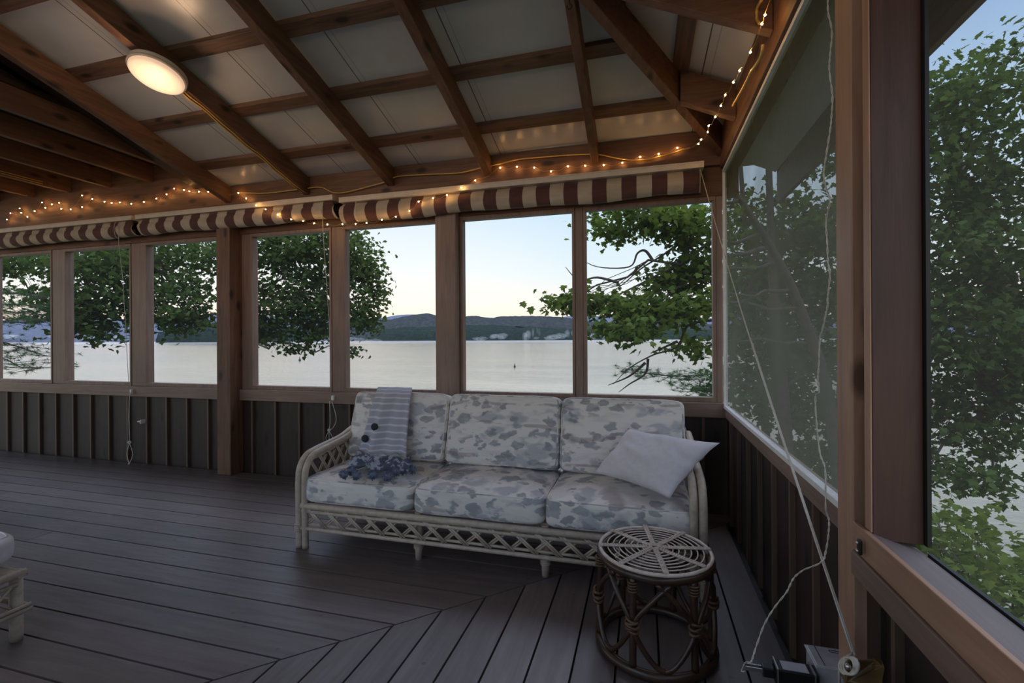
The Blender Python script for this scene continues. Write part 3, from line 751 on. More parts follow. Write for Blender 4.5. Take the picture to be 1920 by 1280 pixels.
def cushion(name, c, size, ry, puff, parent, mt=TOILE, n=20, expo=13, seed=0, pip=True):
    """soft box; local x width, y depth, z height; tilt rx about X"""
    sx, sy, sz = [v/2 for v in size]; M_ = Matrix.Translation(Vector(c)) @ Matrix.Rotation(ry, 4, 'X')
    def warp(u, v, w_):
        k = (abs(u)**expo+abs(v)**expo+abs(w_)**expo)**(1/expo)
        k = max(k, 1e-6); m_ = max(abs(u), abs(v), abs(w_)); f = m_/k
        x, y, z = u*f, v*f, w_*f
        bul = (1-u*u)*(1-v*v)
        z2 = z*sz+(puff*bul*(1 if z > 0 else -.35 if z < 0 else 0))*abs(w_)
        x2 = x*sx*(1+.012*(1-w_*w_)); y2 = y*sy*(1+.02*(1-w_*w_))
        p = Vector((x2, y2, z2)); nn = noise.noise(Vector((x2*9+seed*7, y2*9, z2*9)))*.005
        return M_ @ (p+p.normalized()*nn)
    b = MB()
    for ax in range(3):
        for s_ in (-1, 1):
            P = []
            for i in range(n+1):
                row = []
                for j in range(n+1):
                    a = -1+2*i/n; d = -1+2*j/n
                    a = math.copysign(1-(1-abs(a))**1.25, a); d = math.copysign(1-(1-abs(d))**1.25, d)
                    co = [0, 0, 0]; co[ax] = s_; co[(ax+1) % 3] = a if s_ > 0 else d; co[(ax+2) % 3] = d if s_ > 0 else a
                    row.append(warp(*co))
                P.append(row)
            b.grid(P)
    o = b.build(name, mt, parent)
    wl = o.modifiers.new('weld', 'WELD'); wl.merge_threshold = .0005
    if pip:
        for w_ in (-1, 1):
            ring = []
            q_ = []
            for k in range(64):
                a = k/64*8
                if a < 2: u, v = -1+a, -1
                elif a < 4: u, v = 1, -1+(a-2)
                elif a < 6: u, v = 1-(a-4), 1
                else: u, v = -1, 1-(a-6)
                q_.append(warp(u*.995, v*.995, w_*.93))
            b = MB(); b.tube(q_, .0042, 6, closed=True); b.build('piping', mt, o, local=False) if False else None
            me = b.build('piping', mt, o, local=True); me.matrix_parent_inverse = Matrix.Identity(4)
            me.location = -parent.matrix_world.translation
    return o
xs_ = [SX0+.03, -1.205, -.483, SX1-.035]
for i in range(3):
    xa, xb = xs_[i], xs_[i+1]
    cushion('seat_cushion', ((xa+xb)/2, 2.60, .337), (xb-xa-.004, .66, .135), 0, .030, sofa, seed=i)
for i in range(3):
    xa, xb = xs_[i], xs_[i+1]
    cushion('back_cushion', ((xa+xb)/2, 2.815, .622), (xb-xa-.006, .43, .165), math.radians(74), .035, sofa, seed=i+5)

# pillow: corners at lower left, lower right, upper right, upper left
def pillow(name, cs, th, label):
    n = 28; b = MB(); nr = (cs[1]-cs[0]).cross(cs[3]-cs[0]).normalized()
    if nr.y > 0: nr = -nr
    for s_ in (1, -1):
        P = []
        for i in range(n+1):
            row = []
            for j in range(n+1):
                u, v = -1+2*i/n, -1+2*j/n
                uu = (u*(1-.10*(1-v*v))+1)/2; vv = (v*(1-.10*(1-u*u))+1)/2
                p = cs[0]*(1-uu)*(1-vv)+cs[1]*uu*(1-vv)+cs[2]*uu*vv+cs[3]*(1-uu)*vv
                z = s_*th/2*(max(0, 1-u**2)**.55)*(max(0, 1-v**2)**.55)
                nn = noise.noise(Vector((p.x*9+s_, p.z*16, 3)))*.024+noise.noise(Vector((p.x*16+p.z*26, p.z*8-p.x*8, 9)))*.020
                row.append(p+nr*(z+nn*min(1, 4*(1-u*u)*(1-v*v))))
            P.append(row if s_ > 0 else row[::-1])
        b.grid(P)
    o = b.build(name, PILLOWM); wl = o.modifiers.new('weld', 'WELD'); wl.merge_threshold = .0005
    return tag(o, label, 'pillow')
pillow('throw_pillow', [on(1112, 886, 2, .475), on(1256, 935, 2, .47), on(1350, 830, 1, 2.50), on(1177, 802, 1, 2.66)], .17, 'plain lilac-grey pillow leaning at the right end of the sofa')

# throw blanket: hangs over the left back cushion and bunches on the seat
def throw():
    t = thing('throw_blanket', (-1.5, 2.5, .45), 'ribbed grey throw with pompoms draped over the left end of the sofa', 'blanket')
    # centre path (y, z) down the cushion, with left/right x borders per row
    rows = [  # y, z, xl, xr
        (2.99, .62, -1.86, -1.59), (2.985, .74, -1.84, -1.58), (2.965, .82, -1.826, -1.561), (2.92, .858, -1.796, -1.535), (2.85, .870, -1.753, -1.498), (2.775, .850, -1.715, -1.462),
        (2.725, .79, -1.705, -1.447), (2.685, .70, -1.713, -1.432), (2.65, .61, -1.724, -1.419), (2.625, .53, -1.739, -1.408), (2.59, .478, -1.735, -1.389),
        (2.53, .462, -1.714, -1.358), (2.45, .475, -1.675, -1.311), (2.38, .470, -1.651, -1.262), (2.325, .462, -1.62, -1.235)]
    sp = spline([Vector((r[0], r[1], 0)) for r in rows], 5); xl = spline([Vector((r[2], r[3], 0)) for r in rows], 5)
    n = len(sp); m = 26; P = []; uv = []
    for i in range(n):
        f = i/(n-1); row = []
        for j in range(m+1):
            g = j/m; x = xl[i].x+(xl[i].y-xl[i].x)*g
            fold = .012*math.sin(g*17+f*4)+.012*math.sin(g*8+1.0-f*3)
            fold += .016*math.exp(-((g-.30)/.05)**2)
            amp = min(1, max(0, (f-.3)*3)) if f < .72 else 1
            y, z = sp[i].x, sp[i].y
            if f < .74: y -= (fold+.016)*(.35+.65*amp); z += 0
            else:
                k = (f-.74)/.26; z += abs(.045*noise.noise(Vector((g*7, f*26, 2))))+.022*math.sin(PI*k)*abs(math.sin(g*11+f*7))+.006; y += .035*noise.noise(Vector((g*8, f*10, 5))); x += .03*noise.noise(Vector((g*6, f*14, 8)))
            row.append(Vector((x, y, z))); uv.append((g, f, 0))
        P.append(row)
    b = MB(); b.grid(P); o = b.build('blanket_cloth', THROW, t)
    a = o.data.attributes.new('run', 'FLOAT_VECTOR', 'POINT'); a.data.foreach_set('vector', [c for q_ in uv for c in q_])
    sdm = o.modifiers.new('thick', 'SOLIDIFY'); sdm.thickness = .010; sdm.offset = 0
    for px, py in ((702, 800), (684, 822)):
        p = on(px, py, 1, 2.612); M_ = Matrix.Translation(p) @ Matrix.Rotation(math.radians(-80), 4, 'X')
        b = MB(); b.lathe([(.012, -.010), (.022, -.008), (.024, 0), (.020, .008), (.010, .011)], 16, Matrix.Translation(p) @ Matrix.Rotation(math.radians(90), 4, 'X')); b.build('dark_pompom', BUTTON, t)
    for k, (px, py) in enumerate([(645, 889), (658, 882), (668, 891), (699, 890), (726, 893), (743, 884), (757, 881), (772, 880)]):
        p = on(px, py, 2, .470); 
        b = MB()
        b.ball((0, 0, 0), .021, 14, 10, .10)
        vv = []
        for q_ in range(110):   # yarn ends
            d = Vector((R.gauss(0, 1), R.gauss(0, 1), R.gauss(0, 1))).normalized(); s_ = d.orthogonal().normalized()*.0022
            a_ = d*.015; c_ = d*R.uniform(.026, .033)
            b.add([a_-s_, a_+s_, c_+s_*.6, c_-s_*.6], [(0, 1, 2, 3)])
        o = b.build('pompom', POM, t, local=True); o.location = p-t.location
throw()

# ------------------------------------------------------------------ rattan stool
def stool():
    cx, cy = .035, 1.918; H = .382; Rr = .205
    t = thing('round_cane_stool', (cx, cy, 0), 'round brown cane stool with open ringed top in front of the sofa', 'stool')
    def C(r, a, z): return (cx+r*math.cos(a), cy+r*math.sin(a), z)
    def ring(b, r, z, rad, seg=8, n=48, wob=0): b.tube([C(r, 2*PI*k/n, z) for k in range(n)], rad, seg, closed=True)
    b = MB(); ring(b, Rr, H-.028, .016, 10); b.build('top_rim', BAMBOO, t)
    b = MB(); ring(b, Rr+.004, H-.008, .007); 
    for k in range(7): ring(b, Rr-.024-k*.0225, H-.004, .0026, 6, 40)
    b.build('seat_rings', CANEPALE, t)
    for k in range(8):
        a = 2*PI*k/8+.17; b = MB()
        for e in (-.0055, 0, .0055):
            ox, oy = -math.sin(a)*e, math.cos(a)*e
            b.tube([(C(.01, a, H)[0]+ox, C(.01, a, H)[1]+oy, H), (C(Rr+.006, a, H)[0]+ox, C(Rr+.006, a, H)[1]+oy, H+.001)], .0036, 6)
        for j in range(17):
            c = Vector(C(.02+j*.0112, a, H+.001)); b.tube([c+Vector((-math.sin(a)*.011, math.cos(a)*.011, 0)), c+Vector((0, 0, .0055)), c+Vector((math.sin(a)*.011+math.cos(a)*.004, -math.cos(a)*.011+math.sin(a)*.004, 0))], .0022, 5)
        b.build('spoke', CANEPALE, t)
    b = MB(); ring(b, Rr+.008, .020, .018, 10); b.build('base_ring', BAMBOO, t)
    a0 = math.radians(-112)
    for k in range(6):
        a = a0+k*PI/3
        b = MB(); b.tube(spline([C(Rr+.008, a, .035), C(Rr+.006, a, .12), C(Rr+.004, a, .22), C(Rr, a, H-.03)], 4), .0135, 10); b.build('leg', BAMBOO, t)
        b = MB()
        for s_ in (-1, 1):
            am = a+s_*PI/6
            b.tube(spline([C(Rr-.004, am+s_*.12, H-.045), C(Rr+.006, a+s_*.30, .27), C(Rr+.012, a+s_*.03, .185), C(Rr+.012, a+s_*.14, .12), C(Rr+.010, a+s_*.36, .060), C(Rr+.008, am, .042)], 5), .0095, 8)
        b.build('curved_brace', BAMBOO, t)
        b = MB(); z0 = .165
        for j in range(5):
            zz = z0+j*.009; c = Vector(C(Rr+.012, a, zz)); r = .024-.002*abs(j-2)
            tg = Vector((-math.sin(a), math.cos(a), 0)); rd = Vector((math.cos(a), math.sin(a), 0))
            b.tube([c+(tg*math.cos(q_)+rd*math.sin(q_)*.8)*r+Vector((0, 0, (j % 2*2-1)*.006*math.cos(q_))) for q_ in [i*2*PI/14 for i in range(14)]], .0055, 6, closed=True)
        b.build('cane_knot', CANEWRAP, t); b = MB()
        for j in range(4):
            c = Vector(C(Rr+.004, a, H-.05-j*.010)); tg = Vector((-math.sin(a), math.cos(a), 0)); rd = Vector((math.cos(a), math.sin(a), 0))
            b.tube([c+(tg*math.cos(q_)+rd*math.sin(q_))*.0165 for q_ in [i*2*PI/12 for i in range(12)]], .0045, 5, closed=True)
        b.build('cane_wrap', CANEWRAP, t)
stool()

# ------------------------------------------------------------------ footstool at left edge
def footstool():
    x1, y1, H = -2.40, 1.295, .285; W, D = .60, .52
    t = thing('rattan_footstool', (x1-W/2, y1-D/2, 0), 'whitewashed rattan footstool with a pale cushion at the left edge', 'footstool')
    for x in (x1-.035, x1-W+.02):
        for y in (y1-.02, y1-D+.02):
            b = MB(); b.tube([(x, y, 0), (x, y, .02), (x, y, H-.005)], [.019, .021, .021], 10); wraps(b, (x, y, .105), (x, y, .135), .024, 3, .0045); b.build('leg', RATTAN, t)
    b = MB(); z = H-.015
    for (a, c) in (((x1, y1), (x1, y1-D)), ((x1-W, y1), (x1-W, y1-D)), ((x1, y1-.02), (x1-W, y1-.02)), ((x1, y1-D+.02), (x1-W, y1-D+.02))):
        b.tube([(a[0]-.015*(a[0] == c[0]), a[1], z), (c[0]-.015*(a[0] == c[0]), c[1], z)], .016, 8)
    for i in range(3):
        for zz in (.115, .13):
            pass
    b.tube([(x1+.006, y1+.005, .125), (x1+.006, y1-D, .125)], .010, 8); b.tube([(x1+.006, y1+.005, .142), (x1+.006, y1-D, .142)], .008, 8)
    b.tube([(x1+.006, y1+.005, .13), (x1-W, y1+.005, .13)], .010, 8); b.tube([(x1, y1-D, .13), (x1-W, y1-D, .13)], .010, 8); b.tube([(x1-W, y1, .13), (x1-W, y1-D, .13)], .010, 8)
    b.tube([(x1-.012, y1-.03, .232), (x1-.012, y1-D+.03, .232)], .009, 8)
    b.build('frame_rail', RATTAN, t)
    b = MB(); k = 0; y = y1-.05
    while y > y1-D+.1:
        for s_ in (0, 1):
            b.tube([(x1-.014+s_*.008, y-(.09 if s_ else 0), .145), (x1-.014+s_*.008, y-(0 if s_ else .09), .23)], .0055, 6)
        y -= .075
    b.build('side_lattice', RATTAN, t)
    b = MB(); b.box((x1-W+.01, y1-D+.01, H-.012), (x1-.012, y1-.012, H-.002)); b.build('seat_deck', RATTAN, t)
    cushion('seat_cushion', (x1-W/2-.018, y1-D/2+.008, H+.082), (W-.02, D, .12), 0, .02, t, PILLOWM, 16, 6, 3)
footstool()

# ------------------------------------------------------------------ outside: ground, lake, hills
ZL = -4.2
def ground():
    b = MB(); P = []
    for i in range(60):
        x = -40+i*1.35; row = []
        for j in range(40):
            y = -14+j*.75
            s_ = max(0, min(1, (y-2+max(0, x-2)*.35)/9.5)); z = -1.0-3.5*s_*s_*(3-2*s_)+.15*noise.noise(Vector((x*.5, y*.5, 0)))
            row.append((x, y, z))
        P.append(row)
    b.grid(P); m = leaf_mat('undergrowth', (.04, .06, .02), (.09, .11, .04), .1)
    return struct(b.build('ground', m))
ground()
def water():
    m, t, b = mat('lake_water')
    b.inputs['Base Color'].default_value = (.13, .115, .08, 1); b.inputs['Roughness'].default_value = .12; b.inputs['IOR'].default_value = 1.33
    b.inputs['Specular IOR Level'].default_value = 1.0
    n1 = noi(t, coords(t, scale=(.25, .9, 1)), 1.1, 6, .6); n2 = noi(t, coords(t, scale=(.012, .03, 1)), 1, 3)
    h = math_(t, 'MULTIPLY', n1, rmp(t, n2, [(.35, (.35,)*3), (.65, (1,)*3)]))
    bump(t, b, h, .5, .2)
    bb = MB(); bb.add([(-9000, 3, ZL), (9000, 3, ZL), (9000, 9000, ZL), (-9000, 9000, ZL)], [(0, 1, 2, 3)])
    return struct(bb.build('lake', m))
water()
def forest_mat(name, a, c, sc_=1):
    m, t, b = mat(name); n = noi(t, coords(t, scale=(.02*sc_, .02*sc_, .035*sc_)), 3, 6, .65)
    t.links.new(rmp(t, n, [(.35, a), (.65, c)]), b.inputs['Base Color']); b.inputs['Roughness'].default_value = 1; b.inputs['Specular IOR Level'].default_value = 0; return m
def hillrange(name, label, D, tops, m, depth, jag, seed, z_end=None):
    """ridge at distance D whose crest follows (px, py) points; a solid rounded body"""
    b = MB(); P = []; n = 160
    xs = [p[0] for p in tops]
    for i in range(n+1):
        px = xs[0]+(xs[-1]-xs[0])*i/n
        for k in range(len(tops)-1):
            if tops[k][0] <= px <= tops[k+1][0]:
                f = (px-tops[k][0])/(tops[k+1][0]-tops[k][0]); f = f*f*(3-2*f); py = tops[k][1]*(1-f)+tops[k+1][1]*f; break
        crest = far(px, py, D*1.0); H = max(.5, crest.z-ZL); base = Vector((crest.x, crest.y, 0)); dirn = Vector((crest.x, crest.y, 0)).normalized()
        row = []
        for j in range(13):
            g = j/12; hh = math.sin(g*PI)**.55 if g < .5 else math.sin(g*PI)**.7
            if j in (0, 12): hh = 0
            z = ZL-2+(H+2)*hh + jag*H*noise.noise(Vector((i*.9+seed, j*2.1, seed)))*hh
            q_ = base+dirn*((g-.5)*depth+depth*.08*noise.noise(Vector((i*.2, j, seed)))); row.append((q_.x, q_.y, z))
        P.append(row)
    b.grid(P); return tag(b.build(name, m), label, 'hills' if 'ridge' in name else 'island')
M_far = forest_mat('haze_tinted_hills', (.075, .085, .115), (.10, .11, .145), .3); M_mid = forest_mat('distant_forest', (.022, .026, .029), (.042, .047, .046)); M_isl = forest_mat('island_forest', (.012, .019, .019), (.024, .034, .028), 2)  # aerial haze is put into the blue base colour of the far hills
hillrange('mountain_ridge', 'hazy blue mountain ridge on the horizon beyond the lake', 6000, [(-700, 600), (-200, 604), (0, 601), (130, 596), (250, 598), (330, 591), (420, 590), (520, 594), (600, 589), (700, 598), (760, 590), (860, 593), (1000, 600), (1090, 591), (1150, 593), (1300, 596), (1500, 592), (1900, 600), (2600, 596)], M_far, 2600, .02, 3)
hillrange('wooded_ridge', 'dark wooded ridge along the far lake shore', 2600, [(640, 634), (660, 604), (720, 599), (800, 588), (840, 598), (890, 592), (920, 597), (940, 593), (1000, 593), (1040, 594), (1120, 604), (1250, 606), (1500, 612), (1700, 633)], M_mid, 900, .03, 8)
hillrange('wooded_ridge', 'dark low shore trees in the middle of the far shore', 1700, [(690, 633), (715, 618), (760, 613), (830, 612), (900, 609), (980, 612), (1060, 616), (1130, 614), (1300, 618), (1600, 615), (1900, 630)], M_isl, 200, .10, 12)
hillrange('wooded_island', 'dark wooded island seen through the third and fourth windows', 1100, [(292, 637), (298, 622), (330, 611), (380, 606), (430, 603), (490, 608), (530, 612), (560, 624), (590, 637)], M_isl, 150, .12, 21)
# mist over the far water: a thin layer of real haze
def haze(name, verts_fn, dens, label):
    m = bpy.data.materials.new(name+'_vapour'); m.use_nodes = True; t = m.node_tree; t.nodes.clear()
    v = N(t, 'ShaderNodeVolumePrincipled'); v.inputs['Color'].default_value = (.96, .94, .93, 1); v.inputs['Density'].default_value = dens; v.inputs['Anisotropy'].default_value = .2
    o_ = N(t, 'ShaderNodeOutputMaterial'); t.links.new(v.outputs[0], o_.inputs[1])
    b = MB(); verts_fn(b); return tag(b.build(name, m), label, 'mist', kind='stuff')
haze('lake_mist', lambda b: b.box((-1700, 500, ZL+.02), (1500, 1040, ZL+2.2)), .0011, 'thin white morning mist lying over the far lake')
def puffs(b):
    for px, py, D, w_, h_ in [(930, 632, 620, 20, 9), (985, 633, 640, 12, 12), (1003, 624, 650, 6, 16), (1040, 634, 660, 26, 8), (1070, 630, 640, 11, 12), (905, 637, 600, 18, 5), (1105, 636, 640, 22, 9), (1130, 634, 640, 14, 8), (862, 606, 560, 4, 8), (670, 638, 560, 26, 4), (700, 639, 560, 18, 3), (150, 633, 700, 40, 5), (210, 634, 700, 30, 4), (20, 633, 700, 40, 5)]:
        for k in range(7):
            c = far(px+R.gauss(0, .5)*w_, py-R.uniform(-.1, .7)*h_, D+R.uniform(-15, 15)); s_ = D/F*R.uniform(.22, .5)
            bb = MB(); bb.ball((0, 0, 0), 1, 14, 10); vs = []
            for v in bb.v:
                n_ = 1+.5*noise.noise(v*1.5+Vector((px+k*3, 0, 0)))
                vs.append(Vector((c.x+v.x*w_*s_*n_, c.y+v.y*w_*s_*.7*n_, max(ZL+.05, c.z+v.z*(h_+3)*s_*n_))))
            b.add(vs, bb.f, True)
haze('rising_mist', puffs, .022, 'small wisps of steam rising from the water before the ridge')
for px, py, lab in ((965, 688, 'small dark buoy on the lake right of the broad post'), (562, 676, 'small dark buoy on the lake seen through the fourth window')):
    c = on(px, py, 2, ZL); s_ = (c-EYE).length/F
    b = MB(); M_ = Matrix.Translation((c.x, c.y, ZL-.3*s_)); b.lathe([(1.2*s_, 0), (2*s_, 1*s_), (2*s_, 2.4*s_), (1.0*s_, 3.6*s_), (.5*s_, 7*s_), (.1*s_, 7.4*s_)], 12, M_); tag(b.build('lake_buoy', BLACKP), lab, 'buoy')

# ------------------------------------------------------------------ trees
LEAF = [(0, 0), (.22, -.10), (.50, .02), (.36, .20), (.62, .42), (.34, .46), (.24, .62), (.0, 1.0), (-.24, .62), (-.34, .46), (-.62, .42), (-.36, .20), (-.50, .02), (-.22, -.10)]
def leaf(b, p, size, d, nrm_):
    d = d.normalized(); s_ = d.cross(nrm_)
    if s_.length < 1e-4: s_ = d.orthogonal()
    s_.normalize(); n_ = s_.cross(d); k = R.uniform(.05, .25)
    vs = [p+(s_*x+d*y-n_*abs(x)*k)*size for x, y in LEAF]
    b.add(vs, [(0, 1, 2, 3, 4, 5, 6, 7), (0, 7, 8, 9, 10, 11, 12, 13)])
def limb(b, p0, p1, r0, r1, sag=0, n=7, jit=.03):
    p0, p1 = Vector(p0), Vector(p1); L_ = (p1-p0).length; P = []; rr = []
    for k in range(n+1):
        f = k/n; q_ = p0.lerp(p1, f)+Vector((R.gauss(0, 1), R.gauss(0, 1), R.gauss(0, 1)))*jit*L_*math.sin(PI*f)+Vector((0, 0, sag*L_*math.sin(PI*f))); P.append(q_); rr.append(r0+(r1-r0)*f)
    b.tube(P, rr, 7); return P
def tree(name, label, trunk, r0, blobs, lm, leafsize, cat='tree', group=None, per=16, cl=.28, twigs=True):
    """trunk: list of points; blobs: (px, py, dist, rx px, ry px, thickness m, clusters)"""
    t = thing(name, trunk[0], label, cat, group)
    tp = spline([Vector(p) for p in trunk], 5)
    b = MB(); b.tube(tp, [r0*(1-.75*i/(len(tp)-1)) for i in range(len(tp))], 10); b.build('trunk', BARK, t)
    fl = MB(); br = MB()
    for (px, py, D, rx, ry, th, nc) in blobs:
        c = far(px, py, D); s_ = D/F
        st = min(tp[len(tp)//3:], key=lambda q_: (q_-c).length+max(0, q_.z-c.z)*.3)
        P = limb(br, st, c, max(.012, r0*.28), .008, .05)
        cam_r = ROT @ Vector((1, 0, 0)); cam_f = ROT @ Vector((0, 0, -1))
        for k in range(nc):
            while True:
                u, v, w_ = R.uniform(-1, 1), R.uniform(-1, 1), R.uniform(-1, 1)
                if u*u+v*v+w_*w_ <= 1: break
            q_ = c+cam_r*u*rx*s_+Vector((0, 0, 1))*v*ry*s_+cam_f*w_*th
            if twigs and k % 3 == 0: limb(br, P[R.randint(3, 7)], q_, .006, .0025, .02, 4, .05)
            for j in range(per):
                o_ = Vector((R.gauss(0, 1)*cl, R.gauss(0, 1)*cl, R.gauss(0, 1)*cl*.42))
                d = Vector((R.gauss(0, .8), R.gauss(0, .8), -.7+R.gauss(0, .35)))
                leaf(fl, q_+o_, leafsize*R.uniform(.7, 1.25), d, Vector((R.gauss(0, .6), R.gauss(0, .6), 1)))
    br.build('branches', BARK, t); fl.build('foliage', lm, t)
    return t, br
def G(px, D, z=-2.5):
    p = far(px, 640, D); return Vector((p.x, p.y, z))
# big maple at the left
tree('maple_tree', 'large maple whose boughs hang before the left and middle windows',
     [G(-330, 10.5, -3), G(-320, 10.5, 0), G(-300, 10.8, 2.5), G(-120, 11, 4.3), G(120, 11.5, 5.6)], .28,
     [(20, 490, 10, 120, 18, .8, 70), (60, 555, 10, 50, 10, .4, 10), (190, 500, 10, 85, 40, .8, 90), (170, 580, 10, 50, 34, .5, 40), (150, 470, 11, 150, 30, 1, 70),
      (335, 478, 10.5, 95, 38, .9, 95), (330, 545, 10, 80, 30, .5, 52), (300, 590, 10, 35, 16, .3, 14), (365, 590, 10, 26, 14, .3, 10), (345, 615, 10, 14, 10, .2, 5), (350, 590, 10, 30, 22, .3, 18), (300, 600, 10, 20, 16, .3, 8), (200, 620, 10, 30, 16, .3, 14), (150, 612, 10, 35, 16, .3, 18), (225, 560, 10, 30, 40, .4, 30), (140, 560, 10, 30, 30, .4, 24)], MAPLE, .095)
tree('maple_tree', 'maple whose dense crown fills the fourth window and reaches into the fifth',
     [G(428, 15, -4), G(430, 15, 0), G(436, 15, 3), G(470, 14.5, 6)], .16,
     [(505, 470, 12, 85, 45, 1.0, 95), (600, 460, 12, 60, 45, 1.0, 65), (540, 560, 12, 95, 60, 1.0, 120), (660, 480, 12, 45, 50, .8, 50), (680, 535, 12, 32, 55, .8, 48), (685, 590, 12, 30, 28, .5, 28), (590, 620, 12, 45, 26, .6, 36), (555, 650, 12, 14, 10, .2, 5), (490, 620, 12, 25, 35, .5, 30), (655, 660, 12, 8, 8, .2, 3), (600, 540, 12, 60, 60, .8, 45)], MAPLE, .10, per=20, cl=.20)
# young maple beside the right window of the lake wall
t, _ = tree('maple_tree', 'maple with bright lobed leaves and bare twigs outside the right end window',
     [G(1600, 6.4, -3.5), G(1560, 6.4, 0), G(1500, 6.4, 1.6), G(1430, 6.3, 2.6), G(1330, 6.2, 3.6)], .10,
     [(1190, 408, 6.5, 90, 24, .6, 42), (1290, 422, 6.3, 70, 34, .6, 48), (1150, 432, 6.5, 40, 14, .3, 13), (1120, 570, 6.4, 70, 18, .4, 26), (1200, 580, 6.2, 85, 24, .5, 42), (1290, 580, 6.2, 60, 32, .5, 36), (1070, 565, 6.4, 34, 12, .3, 13),
      (1180, 618, 5.8, 45, 16, .3, 26), (1300, 500, 6.5, 45, 30, .5, 30), (1250, 530, 6.5, 60, 22, .4, 26), (1300, 650, 6.8, 30, 22, .5, 14)], MAPLE2, .085, per=14, cl=.17)
br = MB()
for pp in ([(1337, 470), (1290, 450), (1240, 480), (1200, 505), (1165, 535), (1130, 555)], [(1300, 450), (1270, 495), (1215, 525), (1180, 550)], [(1225, 490), (1210, 470), (1195, 475), (1180, 500), (1120, 500), (1080, 480)],
           [(1337, 600), (1290, 610), (1270, 650), (1225, 665), (1180, 690), (1150, 720)], [(1270, 640), (1220, 662)], [(1215, 672), (1210, 700), (1180, 720), (1160, 735)], [(1160, 530), (1120, 520), (1085, 525), (1060, 500)], [(1210, 680), (1180, 705), (1140, 722)], [(1290, 455), (1330, 520), (1345, 600)]):
    P = [far(x, y, 6.3) for x, y in pp]; L_ = len(P); sp = spline(P, 5); br.tube(sp, [.022*(1-.9*i/len(sp)) for i in range(len(sp))], 6)
br.build('bare_boughs', BARK, t)
# pines
def pine(name, label, trunk, r0, boughs, D, cat='tree', needle=.10):
    t = thing(name, trunk[0], label, cat); tp = spline([Vector(p) for p in trunk], 4)
    b = MB(); b.tube(tp, [r0*(1-.7*i/(len(tp)-1)) for i in range(len(tp))], 10); b.build('trunk', BARK, t)
    fl = MB(); br = MB()
    for pp in boughs:
        sp = spline([far(x, y, D+R.uniform(-.4, .4)) for x, y in pp], 6); br.tube(sp, [.02*(1-.8*i/len(sp)) for i in range(len(sp))], 6)
        for i, q_ in enumerate(sp):
            for k in range(4):
                o_ = q_+Vector((R.gauss(0, .16), R.gauss(0, .3), R.gauss(0, .05)))
                br.tube([q_, o_], .003, 4)
                for j in range(26):
                    d = Vector((R.gauss(0, 1), R.gauss(0, 1), R.gauss(.1, .6))).normalized(); s_ = d.orthogonal().normalized()*.0028; e = o_+d*needle*R.uniform(.6, 1.1)
                    fl.add([o_-s_, o_+s_, e], [(0, 1, 2)])
    br.build('boughs', BARK, t); fl.build('needles', PINE, t)
pine('pine_tree', 'pine with long dark boughs outside the leftmost window', [G(-420, 9, -3), G(-400, 9, 0), G(-380, 9, 3.5)], .16,
     [[(-380, 520), (-150, 535), (0, 548), (60, 552), (95, 560)], [(-380, 560), (-150, 570), (0, 582), (60, 590), (92, 600)], [(-380, 600), (-100, 605), (20, 600), (70, 585)], [(-380, 640), (-100, 620), (0, 640), (50, 655), (90, 668)], [(-380, 660), (-100, 650), (0, 670), (40, 688), (80, 690)], [(-300, 600), (-50, 590), (40, 605), (85, 600)], [(-200, 560), (-20, 570), (50, 572), (95, 576)]], 9)
pine('pine_tree', 'low pine boughs outside the bottom of the right end window', [G(1560, 7.5, -4), G(1570, 7.5, -1), G(1580, 7.5, 1.2)], .12,
     [[(1560, 640), (1430, 680), (1337, 700), (1280, 705), (1215, 700), (1170, 690)], [(1560, 700), (1400, 720), (1330, 728), (1290, 735)], [(1560, 660), (1420, 700), (1330, 712), (1250, 708)], [(1560, 740), (1420, 735), (1340, 735), (1300, 725)]], 7.5)
# trees behind the right screens
tree('oak_tree', 'dark leafy tree with a stout leaning trunk outside the near right window',
     [G(2010, 7.4, -2.2), G(1960, 7.3, .3), G(1890, 7.2, 1.6), G(1830, 7.2, 2.8), G(1760, 7.4, 5)], .26,
     [(1800, 200, 6, 110, 60, .8, 55), (1880, 150, 6, 90, 80, .8, 45), (1760, 300, 6, 60, 90, .8, 40), (1890, 330, 6, 80, 90, .8, 60), (1840, 400, 6.5, 110, 60, .8, 50), (1800, 460, 6, 90, 60, .8, 60), (1870, 520, 6.2, 80, 60, .8, 50), (1760, 620, 6, 70, 70, .8, 75), (1750, 540, 6.3, 50, 60, .8, 35), (1900, 700, 6.2, 60, 60, .8, 40), (1860, 620, 6.5, 90, 90, .8, 85), (1770, 760, 6.5, 70, 70, .8, 50), (1870, 780, 6.5, 80, 80, .8, 60), (1740, 880, 6, 50, 30, .5, 16), (1860, 900, 6, 70, 24, .5, 20)], MAPLE, .085, cl=.22)
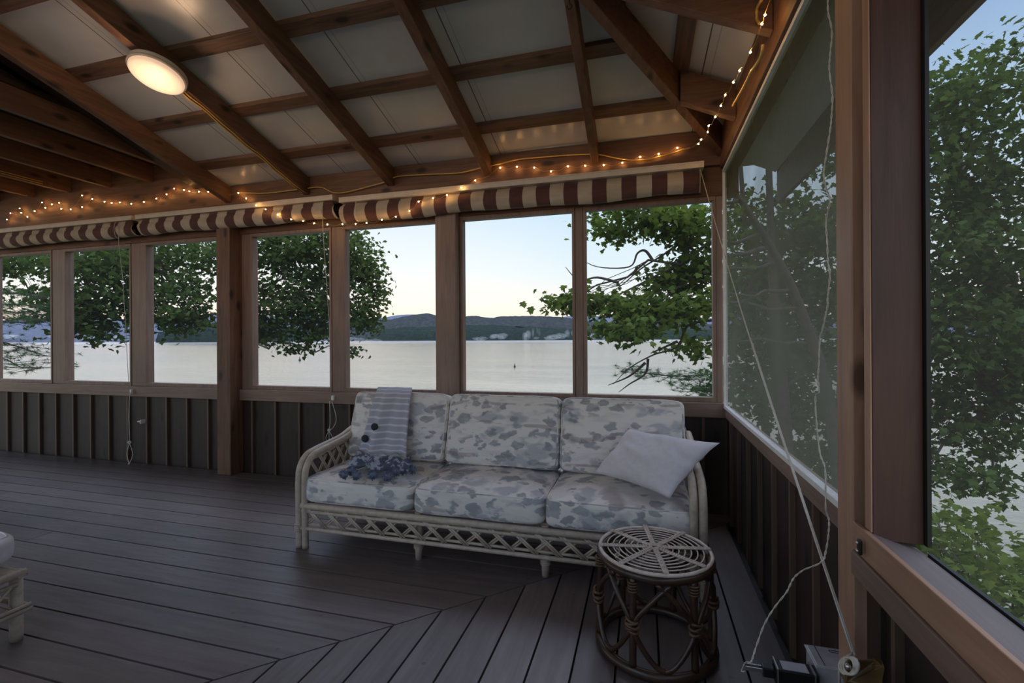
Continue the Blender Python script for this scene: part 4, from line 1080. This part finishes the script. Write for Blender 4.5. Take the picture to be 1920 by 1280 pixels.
tree('leafy_tree', 'leafy tree with slim trunks seen hazily through the large right screen',
     [G(1478, 7, -2.6), G(1470, 7, 0), G(1450, 7, 2), G(1440, 7, 5)], .12,
     [(1450, 470, 8, 90, 70, 1, 100), (1530, 420, 8, 60, 60, 1, 50), (1420, 560, 8, 60, 60, 1, 70), (1520, 560, 8, 60, 50, 1, 65), (1450, 660, 8, 80, 50, 1, 75), (1540, 680, 8, 40, 40, 1, 30), (1500, 760, 8, 70, 45, 1, 60), (1400, 730, 8, 40, 50, .8, 35), (1530, 850, 8, 50, 50, .8, 45), (1560, 300, 8, 40, 60, .8, 24)], MAPLE, .10, cl=.26)
tree('leafy_tree', 'slim forked tree behind the narrow light brown stud',
     [G(1440, 8.5, -3), G(1432, 8.5, 0), G(1400, 8.5, 3), G(1380, 8.5, 6)], .09,
     [(1600, 500, 9, 60, 110, 1, 60), (1650, 640, 9, 50, 90, 1, 50), (1400, 400, 9, 40, 40, .8, 24)], MAPLE, .10)
def bush(px, D, w_, h_, label):
    c = G(px, D, -1.2); t = thing('leafy_bush', c, label, 'bush', 'bushes below the near right window'); fl = MB(); st = MB()
    for k in range(70):
        a = R.uniform(0, 2*PI); r = R.random()**.5; q_ = c+Vector((math.cos(a)*r*w_, math.sin(a)*r*w_, R.uniform(.1, 1)*h_*(1-.5*r*r)))
        if k % 4 == 0: limb(st, c, q_, .012, .004, .03, 4)
        for j in range(14): leaf(fl, q_+Vector((R.gauss(0, .14), R.gauss(0, .14), R.gauss(0, .1))), .07*R.uniform(.7, 1.2), Vector((R.gauss(0, .8), R.gauss(0, .8), -.4+R.gauss(0, .4))), Vector((R.gauss(0, .6), R.gauss(0, .6), 1)))
    st.build('stems', BARK, t); fl.build('foliage', MAPLE2, t)
bush(1890, 3.6, .85, 1.1, 'bright green bush low outside the near right window')
bush(1760, 4.6, .6, .75, 'smaller green bush behind the bright one outside the near window')
bush(2080, 3.0, .8, 1.0, 'green bush partly cut off by the right edge of the near window')
